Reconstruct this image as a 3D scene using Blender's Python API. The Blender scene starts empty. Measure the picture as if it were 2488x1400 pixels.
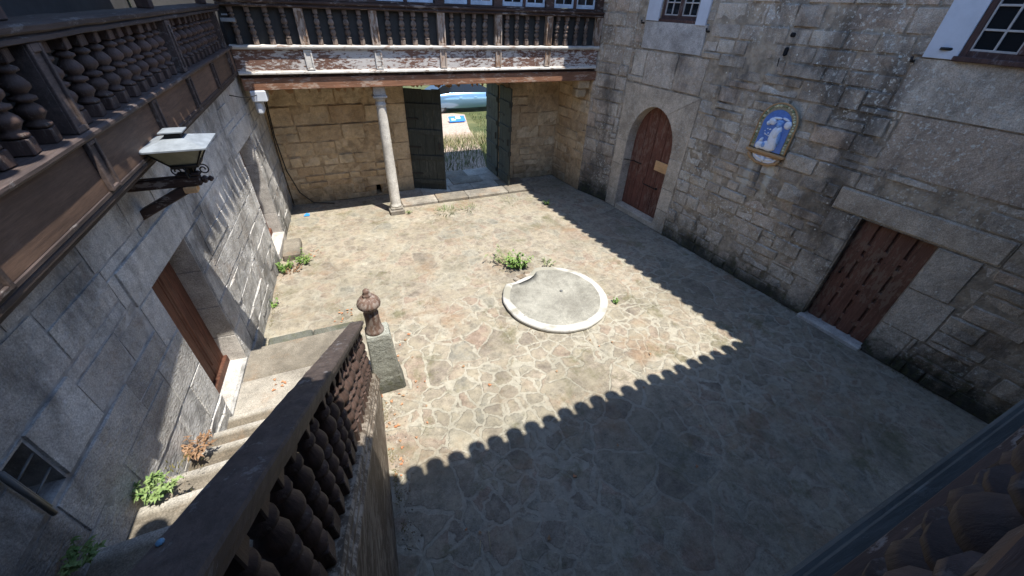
import bpy, math, random
from mathutils import Vector, Matrix, noise
R = math.radians
SC = bpy.context.scene
COL = SC.collection
random.seed(7)

# ------------------------------------------------------------------ camera, sky, sun, exposure
cam = bpy.data.cameras.new("camera")
cam.sensor_width = 36.0
cam.lens = 943.2 / 2488 * 36.0
cam.clip_start = 0.02
cam.clip_end = 3000
camo = bpy.data.objects.new("camera", cam)
camo.location = (0, 0, 5.0)
camo.rotation_euler = (R(53.70), R(-2.03), R(-22.905))
COL.objects.link(camo)
SC.camera = camo

SUN = Vector((0.19, -0.30, 1.0)).normalized()          # towards the sun
world = bpy.data.worlds.new("World")
SC.world = world
world.use_nodes = True
wn = world.node_tree
for n in list(wn.nodes): wn.nodes.remove(n)
sky = wn.nodes.new("ShaderNodeTexSky")
sky.sky_type = 'NISHITA'
sky.sun_disc = False
sky.sun_elevation = math.asin(SUN.z)
sky.sun_rotation = math.atan2(SUN.x, SUN.y)
sky.dust_density = 0.3
sky.ozone_density = 3.5
bg = wn.nodes.new("ShaderNodeBackground")
bg.inputs[1].default_value = 0.15
wo = wn.nodes.new("ShaderNodeOutputWorld")
wn.links.new(sky.outputs[0], bg.inputs[0])
wn.links.new(bg.outputs[0], wo.inputs[0])

sl = bpy.data.lights.new("sun", 'SUN')
sl.energy = 4.0
sl.angle = R(0.5)
sl.color = (1.0, 0.95, 0.865)
so = bpy.data.objects.new("sun", sl)
so.rotation_euler = SUN.to_track_quat('Z', 'Y').to_euler()
so.location = (6, -8, 25)
COL.objects.link(so)

SC.view_settings.view_transform = 'Standard'
SC.view_settings.look = 'None'
SC.view_settings.exposure = 1.24
SC.view_settings.gamma = 1.0
SC.render.engine = 'CYCLES'
SC.cycles.max_bounces = 8
SC.cycles.diffuse_bounces = 5
SC.cycles.use_denoising = True

# ------------------------------------------------------------------ helpers: objects
WL = {}                                                  # world location of every parent


def link(name, me, parent=None, loc=None):
    o = bpy.data.objects.new(name, me)
    COL.objects.link(o)
    if parent is not None:
        o.parent = parent
    if loc is not None:
        o.location = loc
    return o


def tag(o, label=None, cat=None, group=None, kind=None):
    if label: o["label"] = label
    if cat: o["category"] = cat
    if group: o["group"] = group
    if kind: o["kind"] = kind
    return o


def thing(name, loc, label, cat, group=None):
    o = link(name, None, None, loc)
    o.empty_display_size = 0.2
    tag(o, label, cat, group, "thing")
    WL[o] = Vector(loc)
    return o


class Fr:
    """frame on a wall: u along it, z up, d out of it"""
    def __init__(s, O, U, N=None, Zd=(0, 0, 1)):
        s.O = Vector(O); s.U = Vector(U).normalized(); s.Z = Vector(Zd).normalized()
        s.N = Vector(N).normalized() if N is not None else s.U.cross(s.Z).normalized()

    def p(s, u, z, d=0.0):
        return s.O + s.U * u + s.Z * z + s.N * d


XY = Fr((0, 0, 0), (1, 0, 0), (0, 1, 0))


class MB:
    def __init__(s):
        s.v = []; s.f = []; s.c = []; s.sm = []; s.ch = []

    def add(s, vs, fs, tone=(0.5, 0, 0.5), smooth=False):
        b = len(s.v); s.ch.append((b, len(s.f)))
        s.v.extend([Vector(x) for x in vs])
        s.c.extend([tone] * len(vs))
        for f in fs:
            s.f.append([i + b for i in f]); s.sm.append(smooth)
        return s

    def box(s, F, u0, u1, z0, z1, d0, d1, c=0.006, tone=(0.5, 0, 0.5)):
        """chamfered box in a frame (u, z, d)"""
        lo = (u0, z0, d0); hi = (u1, z1, d1)
        c = min(c, 0.45 * min(hi[i] - lo[i] for i in range(3)))
        vs = []; idx = {}
        for sx in (0, 1):
            for sy in (0, 1):
                for sz in (0, 1):
                    base = [(hi if q else lo)[i] for i, q in enumerate((sx, sy, sz))]
                    for ax in range(3):
                        q = list(base)
                        for k in range(3):
                            if k != ax:
                                q[k] += c * (1 if (sx, sy, sz)[k] == 0 else -1)
                        idx[(sx, sy, sz, ax)] = len(vs)
                        vs.append(F.p(*q))
        fs = []
        cyc = ((0, 0), (1, 0), (1, 1), (0, 1))
        for ax in range(3):
            o1, o2 = [k for k in range(3) if k != ax]
            for sgn in (0, 1):
                f = []
                for a, b in cyc:
                    t = [0, 0, 0]; t[ax] = sgn; t[o1] = a; t[o2] = b
                    f.append(idx[(*t, ax)])
                flip = (sgn == 0) ^ (ax == 1)
                fs.append(f[::-1] if flip else f)
        for ax in range(3):                              # edges parallel to ax
            o1, o2 = [k for k in range(3) if k != ax]
            for a in (0, 1):
                for b in (0, 1):
                    t0 = [0, 0, 0]; t0[o1] = a; t0[o2] = b
                    t1 = list(t0); t1[ax] = 1
                    fs.append([idx[(*t0, o1)], idx[(*t1, o1)], idx[(*t1, o2)], idx[(*t0, o2)]])
        for sx in (0, 1):
            for sy in (0, 1):
                for sz in (0, 1):
                    fs.append([idx[(sx, sy, sz, k)] for k in range(3)])
        return s.add(vs, fs, tone)

    def tube(s, pts, r, n=8, tone=(0.5, 0, 0.5), cap=True, smooth=True):
        pts = [Vector(p) for p in pts]
        rs = r if isinstance(r, (list, tuple)) else [r] * len(pts)
        vs = []; fs = []
        T = (pts[1] - pts[0]).normalized()
        up = Vector((0, 0, 1)) if abs(T.z) < 0.9 else Vector((1, 0, 0))
        A = T.cross(up).normalized()
        for i, p in enumerate(pts):
            if i == 0: t = pts[1] - pts[0]
            elif i == len(pts) - 1: t = pts[-1] - pts[-2]
            else: t = pts[i + 1] - pts[i - 1]
            t.normalize()
            A = (A - t * A.dot(t)).normalized()
            B = t.cross(A)
            for k in range(n):
                a = 2 * math.pi * k / n
                vs.append(p + (A * math.cos(a) + B * math.sin(a)) * rs[i])
        for i in range(len(pts) - 1):
            for k in range(n):
                k2 = (k + 1) % n
                fs.append([i * n + k, i * n + k2, (i + 1) * n + k2, (i + 1) * n + k])
        if cap:
            fs.append(list(range(n))[::-1]); fs.append([(len(pts) - 1) * n + k for k in range(n)])
        return s.add(vs, fs, tone, smooth)

    def lathe(s, prof, n=14, base=(0, 0, 0), tone=(0.5, 0, 0.5), smooth=True, square=None):
        """prof: (r, z) list; square(z) True -> square section there"""
        base = Vector(base); vs = []; fs = []
        for j, (r, z) in enumerate(prof):
            for k in range(n):
                a = 2 * math.pi * (k + 0.5) / n
                vs.append(base + Vector((r * math.cos(a), r * math.sin(a), z)))
        for j in range(len(prof) - 1):
            for k in range(n):
                k2 = (k + 1) % n
                fs.append([j * n + k, j * n + k2, (j + 1) * n + k2, (j + 1) * n + k])
        fs.append(list(range(n))[::-1]); fs.append([(len(prof) - 1) * n + k for k in range(n)])
        return s.add(vs, fs, tone, smooth)

    def sweep(s, prof, p0, p1, side, up, tone=(0.5, 0, 0.5), nseg=1, wob=0.0, seed=0):
        """prof: (a, b) list in (side, up), swept from p0 to p1"""
        p0 = Vector(p0); p1 = Vector(p1); side = Vector(side).normalized(); up = Vector(up).normalized()
        n = len(prof); vs = []; fs = []
        for i in range(nseg + 1):
            q = p0.lerp(p1, i / nseg)
            if wob:
                q = q + side * wob * noise.noise((i * 0.7, seed, 0)) + up * wob * noise.noise((i * 0.7, seed, 5))
            for a, b in prof:
                vs.append(q + side * a + up * b)
        for i in range(nseg):
            for k in range(n):
                k2 = (k + 1) % n
                fs.append([i * n + k, (i + 1) * n + k, (i + 1) * n + k2, i * n + k2])
        fs.append(list(range(n))); fs.append([nseg * n + k for k in range(n)][::-1])
        return s.add(vs, fs, tone)

    def build(s, name, mat, parent=None, loc=None, fix=True):
        """loc: origin of the mesh in world (default: the parent's, or 0)"""
        if parent is not None:
            O = WL.get(parent, Vector((0, 0, 0)))
        else:
            O = Vector(loc) if loc is not None else Vector((0, 0, 0))
        me = bpy.data.meshes.new(name)
        me.from_pydata([tuple(v - O) for v in s.v], [], s.f)
        at = me.attributes.new("tone", 'FLOAT_COLOR', 'POINT')
        buf = []
        for c in s.c: buf.extend((c[0], c[1], c[2], 1.0))
        at.data.foreach_set("color", buf)
        me.polygons.foreach_set("use_smooth", s.sm)
        me.materials.append(mat)
        me.update()
        if fix:
            import bmesh
            bm = bmesh.new(); bm.from_mesh(me)
            bmesh.ops.recalc_face_normals(bm, faces=bm.faces)
            bm.to_mesh(me); bm.free()
        o = link(name, me, parent, None if parent is not None else O)
        WL[o] = O.copy()
        return o


def split(mb, name, mat, parent):
    """every piece added to the mesh builder becomes a part of its own"""
    r = []
    ends = mb.ch[1:] + [(len(mb.v), len(mb.f))]
    for (v0, f0), (v1, f1) in zip(mb.ch, ends):
        m = MB(); m.v = mb.v[v0:v1]; m.c = mb.c[v0:v1]; m.sm = mb.sm[f0:f1]
        m.f = [[i - v0 for i in f] for f in mb.f[f0:f1]]
        r.append(m.build(name, mat, parent))
    return r


def clone(o, loc, parent=None, rotz=0.0, scale=None):
    """copy of a thing or part with copies of its parts"""
    c = o.copy(); COL.objects.link(c); c.parent = parent
    c.location = loc; c.rotation_euler = (0, 0, rotz)
    if scale: c.scale = scale
    for ch in o.children:
        d = ch.copy(); COL.objects.link(d); d.parent = c
        for g in ch.children:
            e = g.copy(); COL.objects.link(e); e.parent = d
    return c


# ------------------------------------------------------------------ helpers: materials
class NT:
    def __init__(s, name):
        s.m = bpy.data.materials.new(name); s.m.use_nodes = True
        s.t = s.m.node_tree; s.t.nodes.clear()
        s.out = s.t.nodes.new("ShaderNodeOutputMaterial")
        s.b = s.t.nodes.new("ShaderNodeBsdfPrincipled")
        s.t.links.new(s.b.outputs[0], s.out.inputs[0])
        s.co = s.t.nodes.new("ShaderNodeTexCoord").outputs["Object"]

    def put(s, sock, val):
        if isinstance(val, bpy.types.NodeSocket): s.t.links.new(val, sock)
        elif isinstance(val, (tuple, list)):
            val = tuple(val)
            if len(sock.default_value) == 4 and len(val) == 3: val = val + (1.0,)
            sock.default_value = val
        else: sock.default_value = val

    def n(s, typ, ins=None, out=0, **props):
        nd = s.t.nodes.new("ShaderNode" + typ)
        for k, v in props.items(): setattr(nd, k, v)
        for k, v in (ins or {}).items(): s.put(nd.inputs[k], v)
        return nd.outputs[out]

    def noise(s, scale, co=None, detail=4, rough=0.6, dist=0.0, out=0):
        return s.n("TexNoise", {"Vector": co if co is not None else s.co, "Scale": scale, "Detail": detail,
                                "Roughness": rough, "Distortion": dist}, out)

    def map(s, sc=(1, 1, 1), rot=(0, 0, 0), loc=(0, 0, 0), co=None):
        return s.n("Mapping", {"Vector": co if co is not None else s.co, "Scale": sc, "Rotation": rot, "Location": loc})

    def vor(s, scale, co=None, feature='F1', out="Distance", rnd=1.0):
        nd = s.t.nodes.new("ShaderNodeTexVoronoi"); nd.feature = feature
        s.put(nd.inputs["Vector"], co if co is not None else s.co)
        nd.inputs["Scale"].default_value = scale; nd.inputs["Randomness"].default_value = rnd
        return nd.outputs[out]

    def ramp(s, fac, stops, interp='LINEAR'):
        nd = s.t.nodes.new("ShaderNodeValToRGB"); s.put(nd.inputs[0], fac)
        el = nd.color_ramp.elements; nd.color_ramp.interpolation = interp
        while len(el) > 1: el.remove(el[-1])
        for i, (p, c) in enumerate(stops):
            e = el[0] if i == 0 else el.new(p)
            e.position = p
            if not isinstance(c, (tuple, list)): c = (c, c, c)
            e.color = (*c[:3], 1.0)
        return nd.outputs[0]

    def step(s, v, a, b):
        return s.n("MapRange", {"Value": v, "From Min": a, "From Max": b, "To Min": 0.0, "To Max": 1.0},
                   interpolation_type='SMOOTHSTEP')

    def mix(s, fac, a, b, mode='MIX'):
        nd = s.t.nodes.new("ShaderNodeMix"); nd.data_type = 'RGBA'; nd.blend_type = mode
        s.put(nd.inputs[0], fac); s.put(nd.inputs[6], a); s.put(nd.inputs[7], b)
        return nd.outputs[2]

    def math(s, op, a, b=0.0, c=0.0):
        nd = s.t.nodes.new("ShaderNodeMath"); nd.operation = op
        s.put(nd.inputs[0], a); s.put(nd.inputs[1], b); s.put(nd.inputs[2], c)
        return nd.outputs[0]

    def tone(s):
        nd = s.t.nodes.new("ShaderNodeAttribute"); nd.attribute_name = "tone"
        sp = s.t.nodes.new("ShaderNodeSeparateColor"); s.t.links.new(nd.outputs["Color"], sp.inputs[0])
        return sp.outputs

    def sep(s, co=None):
        nd = s.t.nodes.new("ShaderNodeSeparateXYZ"); s.put(nd.inputs[0], co if co is not None else s.co)
        return nd.outputs

    def bump(s, h, strength=0.5, dist=0.01, prev=None):
        ins = {"Height": h, "Strength": strength, "Distance": dist}
        if prev is not None: ins["Normal"] = prev
        return s.n("Bump", ins)

    def done(s, col, rough=0.8, nrm=None, metal=0.0, spec=0.3, **kw):
        s.put(s.b.inputs["Base Color"], col); s.put(s.b.inputs["Roughness"], rough)
        s.put(s.b.inputs["Metallic"], metal); s.put(s.b.inputs["Specular IOR Level"], spec)
        if nrm is not None: s.put(s.b.inputs["Normal"], nrm)
        for k, v in kw.items(): s.put(s.b.inputs[k], v)
        return s.m


def mat_granite(name, ramp, mortar, lichen=0.0, lichcol=(0.55, 0.55, 0.5), damp=0.0, bumpd=0.02, grain=0.5, dark=0.0,
                rust=0.0, lowbump=None, streak=False):
    t = NT(name); r, g, b = t.tone()[:3]
    col = t.ramp(r, ramp)
    big = t.noise(1.3, detail=5, rough=0.65)
    col = t.mix(t.step(big, 0.35, 0.75), col, t.mix(0.5, col, (0.16, 0.14, 0.12), 'MULTIPLY'))
    med = t.noise(7.0, detail=6, rough=0.7)
    col = t.mix(0.55, col, t.ramp(med, [(0.25, 0.35), (0.5, 0.95), (0.75, 1.35)]), 'MULTIPLY')
    fine = t.noise(70.0, detail=3, rough=0.8)
    col = t.mix(grain, col, t.ramp(fine, [(0.3, 0.35), (0.5, 1.0), (0.68, 1.7)]), 'MULTIPLY')
    spk = t.vor(110.0)
    col = t.mix(t.math('MULTIPLY', t.step(spk, 0.22, 0.08), grain * 0.8), col, (0.05, 0.05, 0.05))
    mcol = t.mix(t.step(t.noise(5.0, detail=5), 0.35, 0.65), mortar, tuple(0.55 * q for q in mortar))
    col = t.mix(g, col, mcol)
    if dark:
        dn = t.noise(0.8, co=t.map((1, 1, 0.45)), detail=6, rough=0.7)
        col = t.mix(t.math('MULTIPLY', t.step(dn, 0.48, 0.66), dark), col, (0.045, 0.042, 0.04))
    if rust:
        rn = t.noise(1.7, detail=6, rough=0.7, co=t.map(loc=(7, 3, 1)))
        col = t.mix(t.math('MULTIPLY', t.step(rn, 0.5, 0.7), rust), col, (0.30, 0.17, 0.08))
    if lichen:
        zone = t.step(t.noise(0.75, detail=4, co=t.map(loc=(3, 9, 2))), 0.40, 0.62)
        l1 = t.step(t.noise(17.0, detail=6, rough=0.75), 0.54, 0.63)
        l2 = t.math('MULTIPLY', t.step(t.vor(9.0, co=t.mix(0.03, t.co, t.noise(14.0, out=1))), 0.16, 0.10),
                    t.step(t.noise(2.3), 0.52, 0.6))
        lk = t.math('MAXIMUM', t.math('MULTIPLY', l1, zone), l2)
        col = t.mix(t.math('MULTIPLY', lk, lichen), col, lichcol)
    if streak:                                             # lime run-off under the shrine shelf
        x, y, z = t.sep()[:3]
        su = t.math('ADD', t.math('MULTIPLY', x, math.sin(R(-5.9))), t.math('MULTIPLY', y, math.cos(R(-5.9))))
        su = t.math('ADD', su, t.math('MULTIPLY', t.noise(3.0, detail=3), 0.10))
        dn = t.math('MULTIPLY', t.step(z, 2.62, 2.52), t.step(t.math('ADD', z, t.math('MULTIPLY', t.noise(4.0, detail=5), 0.8)), 2.05, 2.65))
        for c_, w_, cl in ((3.20, 0.11, (0.60, 0.57, 0.48)), (3.62, 0.10, (0.58, 0.55, 0.48)), (3.42, 0.06, (0.14, 0.135, 0.13))):
            k = t.step(t.math('ABSOLUTE', t.math('SUBTRACT', su, c_)), w_, w_ * 0.3)
            col = t.mix(t.math('MULTIPLY', t.math('MULTIPLY', k, dn), 0.75), col, cl)
    if damp:
        z = t.sep()[2]
        k = t.math('ADD', z, t.math('MULTIPLY', t.noise(1.6, detail=6, rough=0.7), -1.5))
        col = t.mix(t.math('MULTIPLY', t.step(k, -0.1, -0.75), damp), col, (0.035, 0.036, 0.028))
        k2 = t.math('MULTIPLY', t.step(k, 0.2, -0.5), t.step(t.noise(9.0, detail=5), 0.5, 0.62))
        col = t.mix(t.math('MULTIPLY', k2, damp * 0.5), col, (0.07, 0.075, 0.03))
    h = t.math('ADD', t.noise(16.0, detail=8, rough=0.75), t.math('MULTIPLY', t.noise(4.0, detail=3), 1.2))
    nr = t.bump(h, 0.7, bumpd)
    nr = t.bump(t.noise(45.0, detail=5, rough=0.8), 0.55, 0.008, nr)
    if lowbump:
        z = t.sep()[2]
        k = t.step(t.math('ADD', z, t.math('MULTIPLY', t.noise(1.0), 0.7)), lowbump + 0.6, lowbump)
        pick = t.noise(30.0, co=t.map((1, 0.6, 1.6)), detail=3, rough=0.6)
        nr = t.bump(t.math('MULTIPLY', pick, k), 1.0, 0.035, nr)
    return t.done(col, t.math('ADD', 0.78, t.math('MULTIPLY', fine, 0.15)), nr, spec=0.25)


def mat_wood(name, a, b, worn=None, wornamt=0.0, axis=0, rough=0.7, grain=1.0, worn_thr=0.55, sc=1.0, wsc=1.0):
    """weathered wood; grain runs along the axis; worn = colour showing where the paint has gone"""
    t = NT(name); s = [9.0 * sc, 9.0 * sc, 9.0 * sc]; s[axis] = 0.7 * sc
    co = t.map(tuple(s))
    gr = t.noise(2.2, co, detail=8, rough=0.7, dist=0.6)
    col = t.mix(t.step(gr, 0.3, 0.7), a, b)
    col = t.mix(0.5, col, t.ramp(t.noise(1.5, detail=5), [(0.3, 0.45), (0.7, 1.35)]), 'MULTIPLY')
    rnd = t.n('ObjectInfo', out='Random')
    col = t.mix(0.55, col, t.ramp(rnd, [(0.0, 0.6), (0.5, 1.0), (1.0, 1.5)]), 'MULTIPLY')
    f = t.noise(9.0, co, detail=4, rough=0.8)
    col = t.mix(0.4, col, t.ramp(f, [(0.3, 0.5), (0.7, 1.4)]), 'MULTIPLY')
    h = t.math('ADD', gr, t.math('MULTIPLY', f, 0.6))
    if worn is not None:
        s2 = [5.0 * wsc] * 3; s2[axis] = 1.6 * wsc
        wn_ = t.math('ADD', t.math('MULTIPLY', t.noise(3.0, t.map(tuple(s2)), detail=9, rough=0.72), 0.75),
                     t.math('MULTIPLY', t.noise(1.1, detail=3, co=t.map(loc=(4, 1, 7))), 0.3))
        k = t.step(wn_, worn_thr - 0.015, worn_thr + 0.03)
        wc = t.mix(t.noise(20.0, co), worn, tuple(0.6 * q for q in worn))
        col = t.mix(t.math('MULTIPLY', k, wornamt), col, wc)
        h = t.math('ADD', h, t.math('MULTIPLY', k, -0.35))
    return t.done(col, rough, t.bump(h, 0.6 * grain, 0.006), spec=0.3)


def mat_plain(name, col, rough=0.6, var=0.3, sc=6.0, bump=0.2, metal=0.0, spec=0.3, bd=0.004, **kw):
    t = NT(name)
    c = t.mix(var, col, t.ramp(t.noise(sc, detail=6, rough=0.7), [(0.3, 0.4), (0.7, 1.5)]), 'MULTIPLY')
    return t.done(c, rough, t.bump(t.noise(sc * 5, detail=5), bump, bd), metal, spec, **kw)


def mat_flag():
    t = NT("flagstone_paving")
    warp = t.noise(2.0, detail=3, out=1)
    co = t.mix(0.16, t.co, warp, 'LINEAR_LIGHT')
    co = t.map((1.0, 1.0, 0.0), co=co)
    co2 = t.map((1, 1, 0), co=t.mix(0.10, t.co, t.noise(5.0, detail=3, out=1), 'LINEAR_LIGHT'))
    zone = t.step(t.noise(0.55, detail=2, co=t.map((1, 1, 0), loc=(1.3, 4.1, 0))), 0.45, 0.50)
    e1 = t.vor(1.65, co, 'DISTANCE_TO_EDGE'); e2 = t.vor(3.7, co2, 'DISTANCE_TO_EDGE')
    e1 = t.math('MULTIPLY', e1, 0.606); e2 = t.math('MULTIPLY', e2, 0.256)
    e = t.mix(zone, e1, e2)
    c1 = t.vor(1.65, co, 'F1', 'Color'); c2 = t.vor(3.7, co2, 'F1', 'Color')
    sp = t.t.nodes.new("ShaderNodeSeparateColor"); t.put(sp.inputs[0], t.mix(zone, c1, c2))
    st = t.ramp(sp.outputs[0], [(0.0, (0.172, 0.148, 0.122)), (0.2, (0.248, 0.215, 0.170)), (0.38, (0.218, 0.198, 0.158)),
                                (0.55, (0.262, 0.230, 0.180)), (0.7, (0.232, 0.178, 0.140)), (0.85, (0.285, 0.262, 0.210)), (1.0, (0.198, 0.188, 0.158))])
    st = t.mix(0.75, st, t.ramp(t.noise(6.0, detail=7, rough=0.75), [(0.28, 0.38), (0.5, 1.0), (0.72, 1.6)]), 'MULTIPLY')
    st = t.mix(0.5, st, t.ramp(t.noise(55.0, detail=4, rough=0.8), [(0.3, 0.45), (0.5, 1.0), (0.7, 1.55)]), 'MULTIPLY')
    wid = t.math('MULTIPLY_ADD', t.noise(3.0, detail=5), 0.026, 0.000)
    mk = t.n("MapRange", {"Value": e, "From Min": t.math('ADD', wid, 0.012), "From Max": wid, "To Min": 0.0, "To Max": 1.0},
             interpolation_type='SMOOTHSTEP')
    brk = t.step(t.noise(1.7, detail=6, rough=0.7, co=t.map(loc=(2, 5, 0))), 0.30, 0.46)
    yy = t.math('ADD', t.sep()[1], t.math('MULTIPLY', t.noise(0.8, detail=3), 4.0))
    old = t.step(yy, 9.5, 6.5)                             # joints worn away in the oldest paving towards the gate
    mk = t.math('MULTIPLY', mk, t.math('MULTIPLY_ADD', brk, 0.8, 0.2))
    mk = t.math('MULTIPLY', mk, t.math('MULTIPLY_ADD', old, 0.65, 0.35))
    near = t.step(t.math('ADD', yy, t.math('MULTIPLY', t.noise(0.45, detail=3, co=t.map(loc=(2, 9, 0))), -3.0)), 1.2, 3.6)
    mk = t.math('MULTIPLY', mk, t.math('MULTIPLY_ADD', near, 0.5, 0.5))   # near-end joints faded, painting in the low contrast of the roof's shade
    # cement smears over the stones
    smear = t.step(t.noise(2.6, detail=8, rough=0.72, co=t.map(loc=(9, 2, 0))), 0.42, 0.62)
    mort = t.mix(t.noise(8.0, detail=5), (0.375, 0.352, 0.29), (0.29, 0.268, 0.215))
    col = t.mix(t.math('MULTIPLY', smear, 0.65), st, (0.31, 0.275, 0.205))
    col = t.mix(mk, col, mort)
    # reddish earth and moss patches
    er = t.math('MULTIPLY', t.step(t.noise(0.9, detail=6, rough=0.7, co=t.map(loc=(5, 0, 0))), 0.52, 0.7), 0.55)
    col = t.mix(er, col, (0.235, 0.145, 0.085))
    ms = t.math('MULTIPLY', t.step(t.noise(1.1, detail=7, rough=0.75, co=t.map(loc=(0, 8, 0))), 0.53, 0.68), 0.7)
    col = t.mix(ms, col, (0.115, 0.108, 0.055))
    dk = t.step(t.noise(4.0, detail=8, rough=0.8, co=t.map(loc=(3, 3, 0))), 0.60, 0.74)
    col = t.mix(t.math('MULTIPLY', dk, 0.65), col, (0.085, 0.075, 0.062))
    mid = t.noise(11.0, detail=8, rough=0.78, co=t.map(loc=(1, 6, 0)))
    col = t.mix(0.7, col, t.ramp(mid, [(0.30, 0.42), (0.45, 0.9), (0.6, 1.1), (0.75, 1.45)]), 'MULTIPLY')
    damp = t.step(t.noise(0.5, detail=5, rough=0.65, co=t.map(loc=(8, 8, 0))), 0.45, 0.65)
    col = t.mix(t.math('MULTIPLY', damp, 0.3), col, (0.10, 0.095, 0.07))
    h = t.math('ADD', t.math('ADD', t.math('MULTIPLY', mk, -0.45), t.math('MULTIPLY', sp.outputs[1], 0.35)), t.math('MULTIPLY', t.noise(5.0, detail=7, rough=0.7), 0.9))
    nr = t.bump(h, 0.9, 0.025)
    nr = t.bump(t.noise(38.0, detail=6, rough=0.75), 0.6, 0.008, nr)
    return t.done(col, 0.85, nr, spec=0.2)


M = {}
M['right'] = mat_granite("granite_rubble_wall", [(0.0, (0.41, 0.34, 0.265)), (0.3, (0.54, 0.46, 0.37)), (0.6, (0.60, 0.525, 0.43)),
                                     (0.8, (0.52, 0.40, 0.30)), (1.0, (0.63, 0.56, 0.46))], (0.47, 0.385, 0.285), lichen=0.9, lichcol=(0.72, 0.71, 0.63), damp=0.95, grain=0.6,
                         bumpd=0.045, dark=0.72, rust=0.18, streak=True)
M['left'] = mat_granite("granite_ashlar_wall", [(0.0, (0.48, 0.465, 0.44)), (0.5, (0.60, 0.585, 0.555)), (1.0, (0.68, 0.665, 0.63))],
                        (0.56, 0.55, 0.53), bumpd=0.03, grain=0.55, dark=0.7, rust=0.22, lichen=0.3, damp=0.4, lowbump=2.2)
M['back'] = mat_granite("tan_stone_wall", [(0.0, (0.52, 0.365, 0.215)), (0.5, (0.62, 0.46, 0.285)), (1.0, (0.66, 0.52, 0.345))],
                        (0.56, 0.41, 0.25), bumpd=0.045, grain=0.3, rust=0.3, damp=0.35)
M['trim'] = mat_granite("dressed_granite", [(0.0, (0.44, 0.415, 0.38)), (0.5, (0.49, 0.46, 0.42)), (1.0, (0.53, 0.50, 0.46))], (0.36, 0.34, 0.31),
                        bumpd=0.006, grain=0.65)
M['trimr'] = mat_granite("weathered_dressed_granite", [(0.0, (0.52, 0.43, 0.33)), (0.5, (0.56, 0.47, 0.365)), (1.0, (0.59, 0.505, 0.40))],
                         (0.3, 0.28, 0.25), lichen=0.6, bumpd=0.012, grain=0.75, dark=0.3)
M['step'] = mat_granite("worn_granite_steps", [(0.0, (0.155, 0.132, 0.10)), (0.5, (0.28, 0.255, 0.212)), (1.0, (0.40, 0.375, 0.33))], (0.24, 0.22, 0.18), bumpd=0.015, grain=0.65, rust=0.3, dark=0.3)
M['mossy'] = mat_granite("mossy_granite", [(0.0, (0.25, 0.26, 0.225)), (1.0, (0.31, 0.315, 0.275))], (0.2, 0.19, 0.14), bumpd=0.025, grain=0.9, damp=0.7, rust=0.2)
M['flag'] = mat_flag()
M['conc'] = mat_granite("worn_concrete", [(0.0, (0.275, 0.268, 0.23)), (1.0, (0.295, 0.288, 0.25))], (0.3, 0.3, 0.3), bumpd=0.008, grain=0.5)
M['wood'] = mat_wood("dark_weathered_wood", (0.048, 0.036, 0.033), (0.090, 0.066, 0.058), (0.28, 0.26, 0.25), 0.45, axis=1, worn_thr=0.60)
M['woodx'] = mat_wood("dark_weathered_wood_rail", (0.045, 0.028, 0.022), (0.085, 0.05, 0.038), (0.42, 0.36, 0.32), 0.6, axis=0, worn_thr=0.58)
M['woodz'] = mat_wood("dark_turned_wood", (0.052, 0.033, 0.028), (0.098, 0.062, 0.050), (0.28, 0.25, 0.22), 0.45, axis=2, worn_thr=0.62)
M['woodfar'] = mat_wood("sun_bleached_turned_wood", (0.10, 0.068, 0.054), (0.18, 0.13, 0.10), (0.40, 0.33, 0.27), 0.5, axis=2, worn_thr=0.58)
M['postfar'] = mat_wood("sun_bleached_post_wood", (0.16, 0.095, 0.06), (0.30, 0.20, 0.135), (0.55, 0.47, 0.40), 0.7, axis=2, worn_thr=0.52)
M['peel'] = mat_wood("peeling_painted_board", (0.13, 0.065, 0.045), (0.20, 0.115, 0.085), (0.60, 0.57, 0.54), 0.95, axis=0, worn_thr=0.515, wsc=1.8)
M['white'] = mat_wood("flaking_white_moulding", (0.48, 0.46, 0.42), (0.60, 0.575, 0.54), (0.22, 0.14, 0.10), 0.8, axis=0, worn_thr=0.58)
M['beam'] = mat_wood("reddish_timber_beam", (0.20, 0.095, 0.055), (0.34, 0.17, 0.10), (0.52, 0.42, 0.34), 0.65, axis=0, worn_thr=0.57)
M['panel'] = mat_wood("brown_painted_panel", (0.085, 0.052, 0.038), (0.14, 0.085, 0.058), (0.2, 0.14, 0.11), 0.3, axis=1, worn_thr=0.62, grain=0.4)
M['back_board'] = mat_plain("dark_backing_board", (0.035, 0.036, 0.036), 0.7, 0.4)
M['door'] = mat_wood("red_brown_door_wood", (0.14, 0.052, 0.036), (0.25, 0.105, 0.072), (0.30, 0.20, 0.15), 0.55, axis=2, worn_thr=0.56)
M['doorl'] = mat_wood("varnished_door_wood", (0.075, 0.028, 0.017), (0.15, 0.062, 0.036), (0.22, 0.13, 0.08), 0.3, axis=2, worn_thr=0.6)
M['doord'] = mat_wood("dull_brown_door_wood", (0.14, 0.062, 0.042), (0.23, 0.112, 0.076), (0.28, 0.21, 0.15), 0.5, axis=2, worn_thr=0.56)
M['plank'] = mat_wood("pale_new_plank", (0.52, 0.30, 0.14), (0.62, 0.38, 0.19), axis=1, grain=0.4)
M['gate'] = mat_wood("green_grey_gate_boards", (0.026, 0.031, 0.028), (0.050, 0.056, 0.048), (0.13, 0.13, 0.11), 0.4, axis=2, worn_thr=0.58)
M['iron'] = mat_plain("wrought_iron", (0.03, 0.028, 0.027), 0.6, 0.4, metal=0.3)
M['zinc'] = mat_plain("weathered_zinc", (0.27, 0.30, 0.33), 0.55, 0.45, sc=9.0, metal=0.35)
M['lglass'] = mat_plain("yellowed_lantern_glass", (0.24, 0.235, 0.15), 0.25, 0.3, spec=0.5)
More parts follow.
